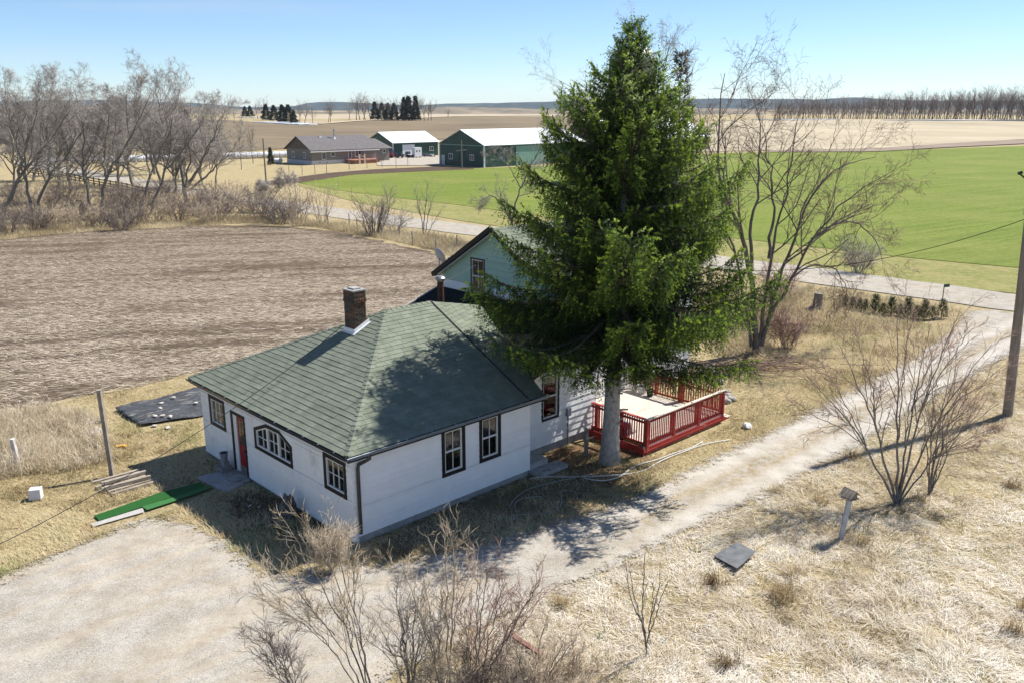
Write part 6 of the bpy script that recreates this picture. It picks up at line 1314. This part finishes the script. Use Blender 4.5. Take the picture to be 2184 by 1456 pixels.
# snow remnants
SNOW = mat('old snow', (.8, .82, .85), (.75, .77, .8), 1, .6)
for i, (x, y, wd) in enumerate(((532, 252, 7), (586, 263, 9), (607, 264, 8), (627, 266, 6), (650, 267, 5), (2090, 258, 40), (1700, 257, 20))):
    p = gtz(x, y); m = MB(); n_ = 14; m.prism([(math.cos(k * 6.283 / n_) * wd * (1 + .3 * math.sin(k * 2.1)), math.sin(k * 6.283 / n_) * 5.0 * (1 + .2 * math.sin(k * 3.3))) for k in range(n_)], .1, .5); o = m.build('snow_patch', SNOW, kind='structure'); o.location = tuple(p)
# distant hills
def hills(name, D, prof, m_, depth=900):
    xs = np.linspace(-900, 3100, 160); vs = []; n = len(xs)
    for x in xs:
        yb = np.interp(x, [p[0] for p in prof], [p[1] for p in prof]) + 1.6 * (vnoise(x, 0, .06, 3) - .5) + 1.2 * (vnoise(x, 0, .25, 5) - .5)
        a = (x - CX) / F / math.cos(PITCH) if 0 else (x - CX) / F; X = a * D / (math.cos(PITCH)); zt_ = CAMH + (HY - yb) / F * D
        vs += [(X, D - 500, -3), (X, D - 150, zt_ * .55), (X, D, zt_), (X * (1 + depth / D), D + depth, -3)]
    fs = [(4 * i + k, 4 * (i + 1) + k, 4 * (i + 1) + k + 1, 4 * i + k + 1) for i in range(n - 1) for k in range(3)]
    return MB().add(vs, fs).build(name, m_, smooth=True, kind='structure')
def wood_mat(name, a, b_, c_, sc):
    k = NB(name); v = k.map(k.pos, (1, .35, 3)); col = k.ramp(k.noise(v, sc, 8, .75), [(.35, a), (.52, b_), (.7, c_)]); return k.done(col, .95, .05)
hills('wooded_hills', 3800, [(-900, 232), (300, 214), (480, 222), (560, 229), (650, 228), (700, 219), (740, 218), (820, 222), (900, 226), (960, 222), (1060, 221), (1200, 217), (1350, 214), (1500, 212), (1700, 214), (1760, 209), (1900, 216), (3100, 214)], wood_mat('haze-blue woods', (.030, .050, .060, 1), (.045, .065, .07, 1), (.13, .13, .11, 1), .010), 1500)  # blue of distant haze is mixed into the woods colour
hills('near_ridge', 1900, [(-900, 232), (400, 226), (520, 232), (700, 238), (900, 236), (950, 228), (1050, 230), (1150, 233), (1300, 230), (1600, 233), (3100, 232)], wood_mat('distant fields', (.10, .10, .08, 1), (.22, .18, .13, 1), (.34, .28, .2, 1), .012), 1200)
# ================================================================== grass and straw
def tone_mat(name, stops, rough=.9, trans=.25):
    k = NB(name); a = k.n('ShaderNodeAttribute', attribute_name='tone'); c = k.ramp(a.outputs['Fac'], stops)
    k.put(k.b.inputs['Base Color'], c); k.b.inputs['Roughness'].default_value = rough; k.b.inputs['Specular IOR Level'].default_value = .15
    tl = k.n('ShaderNodeBsdfTranslucent'); k.l(c, tl.inputs[0]); mx = k.n('ShaderNodeMixShader'); mx.inputs[0].default_value = trans
    k.l(k.b.outputs[0], mx.inputs[1]); k.l(tl.outputs[0], mx.inputs[2]); k.l(mx.outputs[0], k.out.inputs[0]); return k.m
def blades(name, P, D, L, lift, width, tone, m_, droop=.6, flat=False):
    """curved two-piece blades: root P, horizontal heading D (angle), length L, lift = start elevation"""
    n = len(P); h = np.stack([np.cos(D), np.sin(D), np.zeros(n)], 1); up = np.array([0, 0, 1.]); sd_ = np.stack([-np.sin(D), np.cos(D), np.zeros(n)], 1) * width[:, None] / 2
    if flat:
        p1 = P + (h * np.cos(lift * .8)[:, None] + up * np.sin(lift * .8)[:, None]) * L[:, None]; V = np.stack([P - sd_ * 1.3, P + sd_ * 1.3, p1], 1).reshape(-1, 3)
        return mobj(name, npmesh(name, V, np.arange(len(V)), 3, m_, attr=np.repeat(tone, 3)), kind='stuff')
    e1 = lift; e2 = lift - droop * rng.uniform(.6, 1.3, n)
    p1 = P + (h * np.cos(e1)[:, None] + up * np.sin(e1)[:, None]) * (L * .5)[:, None]; p2 = p1 + (h * np.cos(e2)[:, None] + up * np.sin(e2)[:, None]) * (L * .5)[:, None]
    p2[:, 2] = np.maximum(p2[:, 2], P[:, 2] + .005)
    V = np.stack([P - sd_, P + sd_, p1 + sd_ * .85, p1 - sd_ * .85, p2], 1).reshape(-1, 3); b = (np.arange(n) * 5)[:, None]
    F = (b + np.array([[0, 1, 2, 0, 2, 3, 3, 2, 4]])).reshape(-1); return mobj(name, npmesh(name, V, F, 3, m_, attr=np.repeat(tone, 5)), kind='stuff')
def inpoly(x, y, poly):
    poly = np.array(poly); c = np.zeros(len(x), bool); n = len(poly)
    for i in range(n):
        a, b = poly[i], poly[i - 1]; cond = ((a[1] > y) != (b[1] > y)); xx = (b[0] - a[0]) * (y - a[1]) / (b[1] - a[1] + 1e-12) + a[0]; c ^= cond & (x < xx)
    return c
def scatter(pxpoly, n, near_bias=0.0):
    q = np.array([G(*p)[:2] for p in pxpoly]); lo, hi = q.min(0), q.max(0); out = []
    got = 0
    while got < n:
        c = rng.uniform(lo, hi, (n * 2, 2))
        if near_bias: r = np.hypot(c[:, 0], c[:, 1]); c = c[rng.random(len(c)) < (np.hypot(*lo.clip(12)) / r).clip(0, 1) ** near_bias]
        c = c[inpoly(c[:, 0], c[:, 1], q)]; out.append(c); got += len(c)
    return np.concatenate(out)[:n]
DRIVEPOLY = np.array([G(*p)[:2] for p in DRIVE_UP + DRIVE_LO])
def notdrive(c): return c[~inpoly(c[:, 0], c[:, 1], DRIVEPOLY)]
# long matted straw right of the driveway
STRAW = tone_mat('matted straw grass', [(0, (.14, .10, .065)), (.2, (.37, .29, .19)), (.45, (.62, .54, .42)), (.75, (.77, .71, .60)), (1, (.86, .82, .75))])
RP = [(1150, 1285), (1242, 1243), (1372, 1182), (1514, 1116), (1640, 1056), (1740, 1000), (1840, 948), (1926, 895), (2030, 830), (2133, 770), (2184, 742), (2500, 640), (2700, 760), (2700, 1900), (1000, 1900), (760, 1600), (900, 1420), (1020, 1345)]
c = scatter(RP, 180000, 1.2); x, y = c[:, 0], c[:, 1]; n = len(c)
ang = 6.28 * 1.1 * vnoise(x, y, .2, 11) + 3.6 * vnoise(x, y, .9, 12) + 3.0 * vnoise(x, y, 2.3, 17); D = ang + rng.normal(0, .8, n)
cl = vnoise(x, y, .55, 13) * .6 + vnoise(x, y, 1.9, 14) * .4
bare = vnoise(x, y, .7, 18) * .5 + vnoise(x, y, 2.6, 19) * .5 > .66; kp = ~bare | (rng.random(n) < .3)
vd_ = (c - O[:2]) @ EV[:2]
L = rng.uniform(.18, .6, n) * (.75 + .5 * cl); lift = rng.uniform(.0, .5, n) * (.4 + cl)
tone = np.clip(.55 + .22 * sstep(-7.5, -15, vd_) + .7 * (vnoise(x, y, .33, 15) - .5) + .7 * (vnoise(x, y, 1.7, 16) - .5) + rng.normal(0, .27, n), 0, 1)
P = np.stack([x, y, gz(x, y) - .02 + .05 * rng.random(n)], 1); wd_ = rng.uniform(.0045, .0125, n)
h1 = kp & (np.arange(n) % 9 < 4); h2 = kp & (np.arange(n) % 9 >= 4)
blades('straw_grass', P[h1], D[h1], L[h1], lift[h1], wd_[h1], tone[h1], STRAW, .75)
blades('straw_grass', P[h2], D[h2] + rng.normal(0, .6, h2.sum()), L[h2] * .8, lift[h2], wd_[h2] * 1.1, tone[h2], STRAW, .75, True)
# green shoots in the straw
gsx = scatter(RP, 1500, 1.0); x, y = gsx[:, 0], gsx[:, 1]; k_ = vnoise(x, y, .5, 61) > .55; gsx = np.repeat(gsx[k_], 6, 0) + rng.normal(0, .07, (k_.sum() * 6, 2)); x, y = gsx[:, 0], gsx[:, 1]; n = len(x)
blades('green_shoots', np.stack([x, y, gz(x, y)], 1), rng.uniform(0, 6.28, n), rng.uniform(.12, .3, n), rng.uniform(.5, 1.4, n), rng.uniform(.008, .014, n), rng.uniform(0, 1, n), tone_mat('fresh green shoots', [(0, (.08, .11, .03)), (1, (.2, .24, .08))]), .6, True)
# brown tussocks in it
TUS = tone_mat('grass tussocks', [(0, (.09, .055, .028)), (.5, (.30, .21, .11)), (1, (.50, .42, .24))])
c0 = scatter(RP, 70, 1.0); pts = []; 
for q in c0: k = int(rng.integers(60, 160)); pts.append(np.c_[q + rng.normal(0, .14, (k, 2)), np.repeat(rng.random(), k)])
c = np.concatenate(pts); x, y = c[:, 0], c[:, 1]; n = len(c)
blades('tussock_grass', np.stack([x, y, gz(x, y) - .02], 1), rng.uniform(0, 6.28, n), rng.uniform(.25, .6, n), rng.uniform(.6, 1.4, n), rng.uniform(.008, .016, n), np.clip(c[:, 2] * .6 + rng.uniform(0, .4, n), 0, 1), TUS, .9)
# short lawn
LAWN = tone_mat('short dry lawn', [(0, (.11, .078, .036)), (.3, (.29, .225, .11)), (.55, (.52, .41, .23)), (.8, (.68, .57, .37)), (1, (.20, .24, .07))])
areas = [([(1090, 1152), (1310, 1080), (1500, 992), (1640, 930), (1880, 806), (1990, 745), (2050, 690), (1990, 690), (1800, 670), (1640, 690), (1560, 780), (1545, 850), (1560, 900), (1380, 985), (1250, 960), (1140, 1020), (770, 1170), (700, 1205), (850, 1205)], 52000),
         ([(0, 1232), (200, 1148), (290, 1110), (430, 1126), (545, 1220), (620, 1222), (745, 1165), (430, 968), (425, 830), (380, 795), (215, 840), (0, 886), (-250, 950), (-250, 1330)], 60000),
         ([(1560, 700), (1640, 650), (1740, 610), (1900, 632), (2060, 660), (2040, 690), (1990, 740), (1640, 760)], 16000)]
for k, (pl, n0) in enumerate(areas):
    c = notdrive(scatter(pl, n0, .8)); uv = np.stack([(c - O[:2]) @ EU[:2], (c - O[:2]) @ EV[:2]], 1)
    ins = ((uv[:, 0] > -.05) & (uv[:, 0] < 7.35) & (uv[:, 1] > -.02) & (uv[:, 1] < 9.9)) | ((uv[:, 0] > 7.3) & (uv[:, 0] < 21.5) & (uv[:, 1] > 1.0)) | ((uv[:, 0] > 11.5) & (uv[:, 0] < 17) & (uv[:, 1] > -1.8)) | ((uv[:, 0] > -5.2) & (uv[:, 0] < 0) & (uv[:, 1] > 6.0) & (uv[:, 1] < 7.6)) | ((uv[:, 0] > -.8) & (uv[:, 0] < 3.6) & (uv[:, 1] > 13.6) & (uv[:, 1] < 17.6)) | ((uv[:, 0] > 7.3) & (uv[:, 0] < 8.75) & (uv[:, 1] > -.5))
    c = c[~ins]; x, y = c[:, 0], c[:, 1]; n = len(c); t_ = .56 + .8 * (vnoise(x, y, .45, 21) - .5) + .6 * (vnoise(x, y, 1.8, 22) - .5) + rng.normal(0, .15, n)
    grn_ = (vnoise(x, y, .5, 23) > .62) & (rng.random(n) < .35); t_ = np.where(grn_, 1, np.clip(t_, 0, .85))
    blades('lawn_grass', np.stack([x, y, gz(x, y) - .02], 1), rng.normal(2.5, 1.2, n), rng.uniform(.06, .2, n) * (1 + .9 * (vnoise(x, y, .8, 24) > .6)), rng.uniform(.15, 1.1, n), rng.uniform(.008, .018, n), t_, LAWN, .7, True)
# tall pale weeds left
WEED = tone_mat('tall pale weeds', [(0, (.16, .11, .06)), (.4, (.48, .39, .26)), (1, (.74, .66, .52))])
c = scatter([(-120, 905), (0, 890), (110, 868), (190, 880), (232, 940), (225, 985), (150, 1005), (60, 1010), (-120, 1040)], 9000); x, y = c[:, 0], c[:, 1]; n = len(c); hgt_ = .45 + .9 * vnoise(x, y, .7, 31)
blades('tall_weeds', np.stack([x, y, gz(x, y) - .03], 1), rng.normal(0, 1.6, n), rng.uniform(.5, 1.15, n) * hgt_, rng.uniform(.55, 1.45, n), rng.uniform(.008, .02, n), np.clip(.48 + .5 * vnoise(x, y, 1.3, 32) + rng.normal(0, .18, n), 0, 1), WEED, .8)
# field margin and road verge tall grass
VERG = tone_mat('verge grass', [(0, (.16, .12, .07)), (.5, (.45, .37, .23)), (1, (.60, .52, .36))])
for pl, n0, h in (([(480, 478), (560, 476), (640, 480), (720, 494), (830, 512), (930, 535), (1000, 560), (1010, 520), (930, 502), (800, 490), (700, 474), (600, 466), (480, 464)], 16000, .9), ([(0, 512), (100, 503), (250, 491), (480, 480), (480, 468), (300, 470), (120, 478), (0, 488)], 9000, .8), ([(1640, 700), (1700, 620), (1780, 615), (1990, 655), (1960, 700), (1800, 720)], 9000, .45), ([(1500, 640), (1740, 610), (1700, 640), (1640, 760), (1530, 760)], 12000, .6)):
    c = scatter(pl, n0); x, y = c[:, 0], c[:, 1]; n = len(c)
    blades('verge_grass', np.stack([x, y, gz(x, y) - .03], 1), rng.uniform(0, 6.28, n), rng.uniform(.4, 1.1, n) * h, rng.uniform(.4, 1.4, n), rng.uniform(.015, .04, n), np.clip(.55 + .8 * (vnoise(x, y, .3, 41) - .5) + rng.normal(0, .18, n), 0, 1), VERG, .7, True)
# corn straw on the stubble field
CS = tone_mat('corn straw', [(0, (.24, .17, .11)), (.5, (.48, .39, .29)), (1, (.68, .59, .47))], .9, 0)
c = scatter([(-150, 920), (0, 885), (215, 842), (420, 796), (520, 770), (760, 700), (900, 650), (990, 585), (955, 552), (800, 516), (620, 487), (400, 486), (180, 497), (0, 515), (-300, 538)], 95000, 1.0); x, y = c[:, 0], c[:, 1]
rot_ = R(12); xr = x * math.cos(rot_) + y * math.sin(rot_); yr = -x * math.sin(rot_) + y * math.cos(rot_); keep = vnoise(xr, yr, .0, 0) * 0 + vnoise(xr * .06, yr * .5, 1, 51) * .6 + vnoise(xr * .3, yr * 1.2, 1, 52) * .6 > rng.uniform(.25, .75, len(x))
c = c[keep]; x, y = c[:, 0], c[:, 1]; n = len(c)
blades('corn_straw', np.stack([x, y, np.full(n, .01)], 1), rng.normal(R(12), .38, n) + np.pi * rng.integers(0, 2, n), rng.uniform(.2, .65, n), rng.uniform(.0, .25, n), rng.uniform(.018, .042, n), np.clip(rng.normal(.68, .28, n), 0, 1), CS, .35, True)
# debris in the shade by the red door
DEB = [mat('pale litter', (.55, .55, .55), (.7, .7, .7), 5, .7), mat('leaf litter', (.14, .10, .06), (.26, .2, .13), 9, .95)]
m1 = MB(); m2 = MB()
for i in range(260):
    u, v = -rng.uniform(.1, 2.0), rng.uniform(.5, 9.5)
    if 5.9 < v < 7.9 and u > -1.4: continue
    p = W(u, v, .02); (m1 if i % 14 == 0 else m2).box(tuple(p), (rng.uniform(.03, .14), rng.uniform(.02, .07), .012), rng.uniform(0, 6), rng.normal(0, .3), rng.normal(0, .3))
m1.build('litter', DEB[0], kind='stuff'); m2.build('leaf_litter', DEB[1], kind='stuff')

# loose stones on the gravel
gs = scatter(DRIVE_UP + [(-400, 1600), (690, 1600)] + DRIVE_LO[3:], 9000, 1.0); gs = gs[inpoly(gs[:, 0], gs[:, 1], DRIVEPOLY)]; n = len(gs)
sz = rng.uniform(.008, .024, n)[:, None]; b_ = np.c_[gs, np.full(n, .012)]; tt = np.array([[1, 0, 0], [-.5, .8, 0], [-.4, -.9, 0], [0, 0, .8]])
an = rng.uniform(0, 6.28, n); ca, sa = np.cos(an)[:, None], np.sin(an)[:, None]; jt = rng.uniform(.6, 1.4, (n, 4, 3)) * tt[None]
V = np.stack([b_[:, 0:1] + sz * (jt[:, :, 0] * ca - jt[:, :, 1] * sa), b_[:, 1:2] + sz * (jt[:, :, 0] * sa + jt[:, :, 1] * ca), b_[:, 2:3] + sz * jt[:, :, 2]], -1).reshape(-1, 3)
mobj('loose_gravel', npmesh('loose_gravel', V, ((np.arange(n) * 4)[:, None] + np.array([[0, 1, 3, 1, 2, 3, 2, 0, 3]])).reshape(-1), 3, tone_mat('gravel stones', [(0, (.12, .115, .105)), (.5, (.30, .29, .27)), (1, (.50, .49, .46))], .9, 0), attr=np.repeat(rng.random(n), 4)), kind='stuff')
# ================================================================== air
hz_ = MB().bb(-7200, 7200, -7200, 7200, -6, 75).build('haze', None, kind='stuff')
hm = bpy.data.materials.new('haze air'); hm.use_nodes = True; ht = hm.node_tree; ht.nodes.remove(ht.nodes['Principled BSDF'])
pv = ht.nodes.new('ShaderNodeVolumePrincipled'); pv.inputs['Color'].default_value = (.80, .90, 1, 1); pv.inputs['Density'].default_value = .00006
ht.links.new(pv.outputs[0], ht.nodes['Material Output'].inputs['Volume']); hz_.data.materials.append(hm)
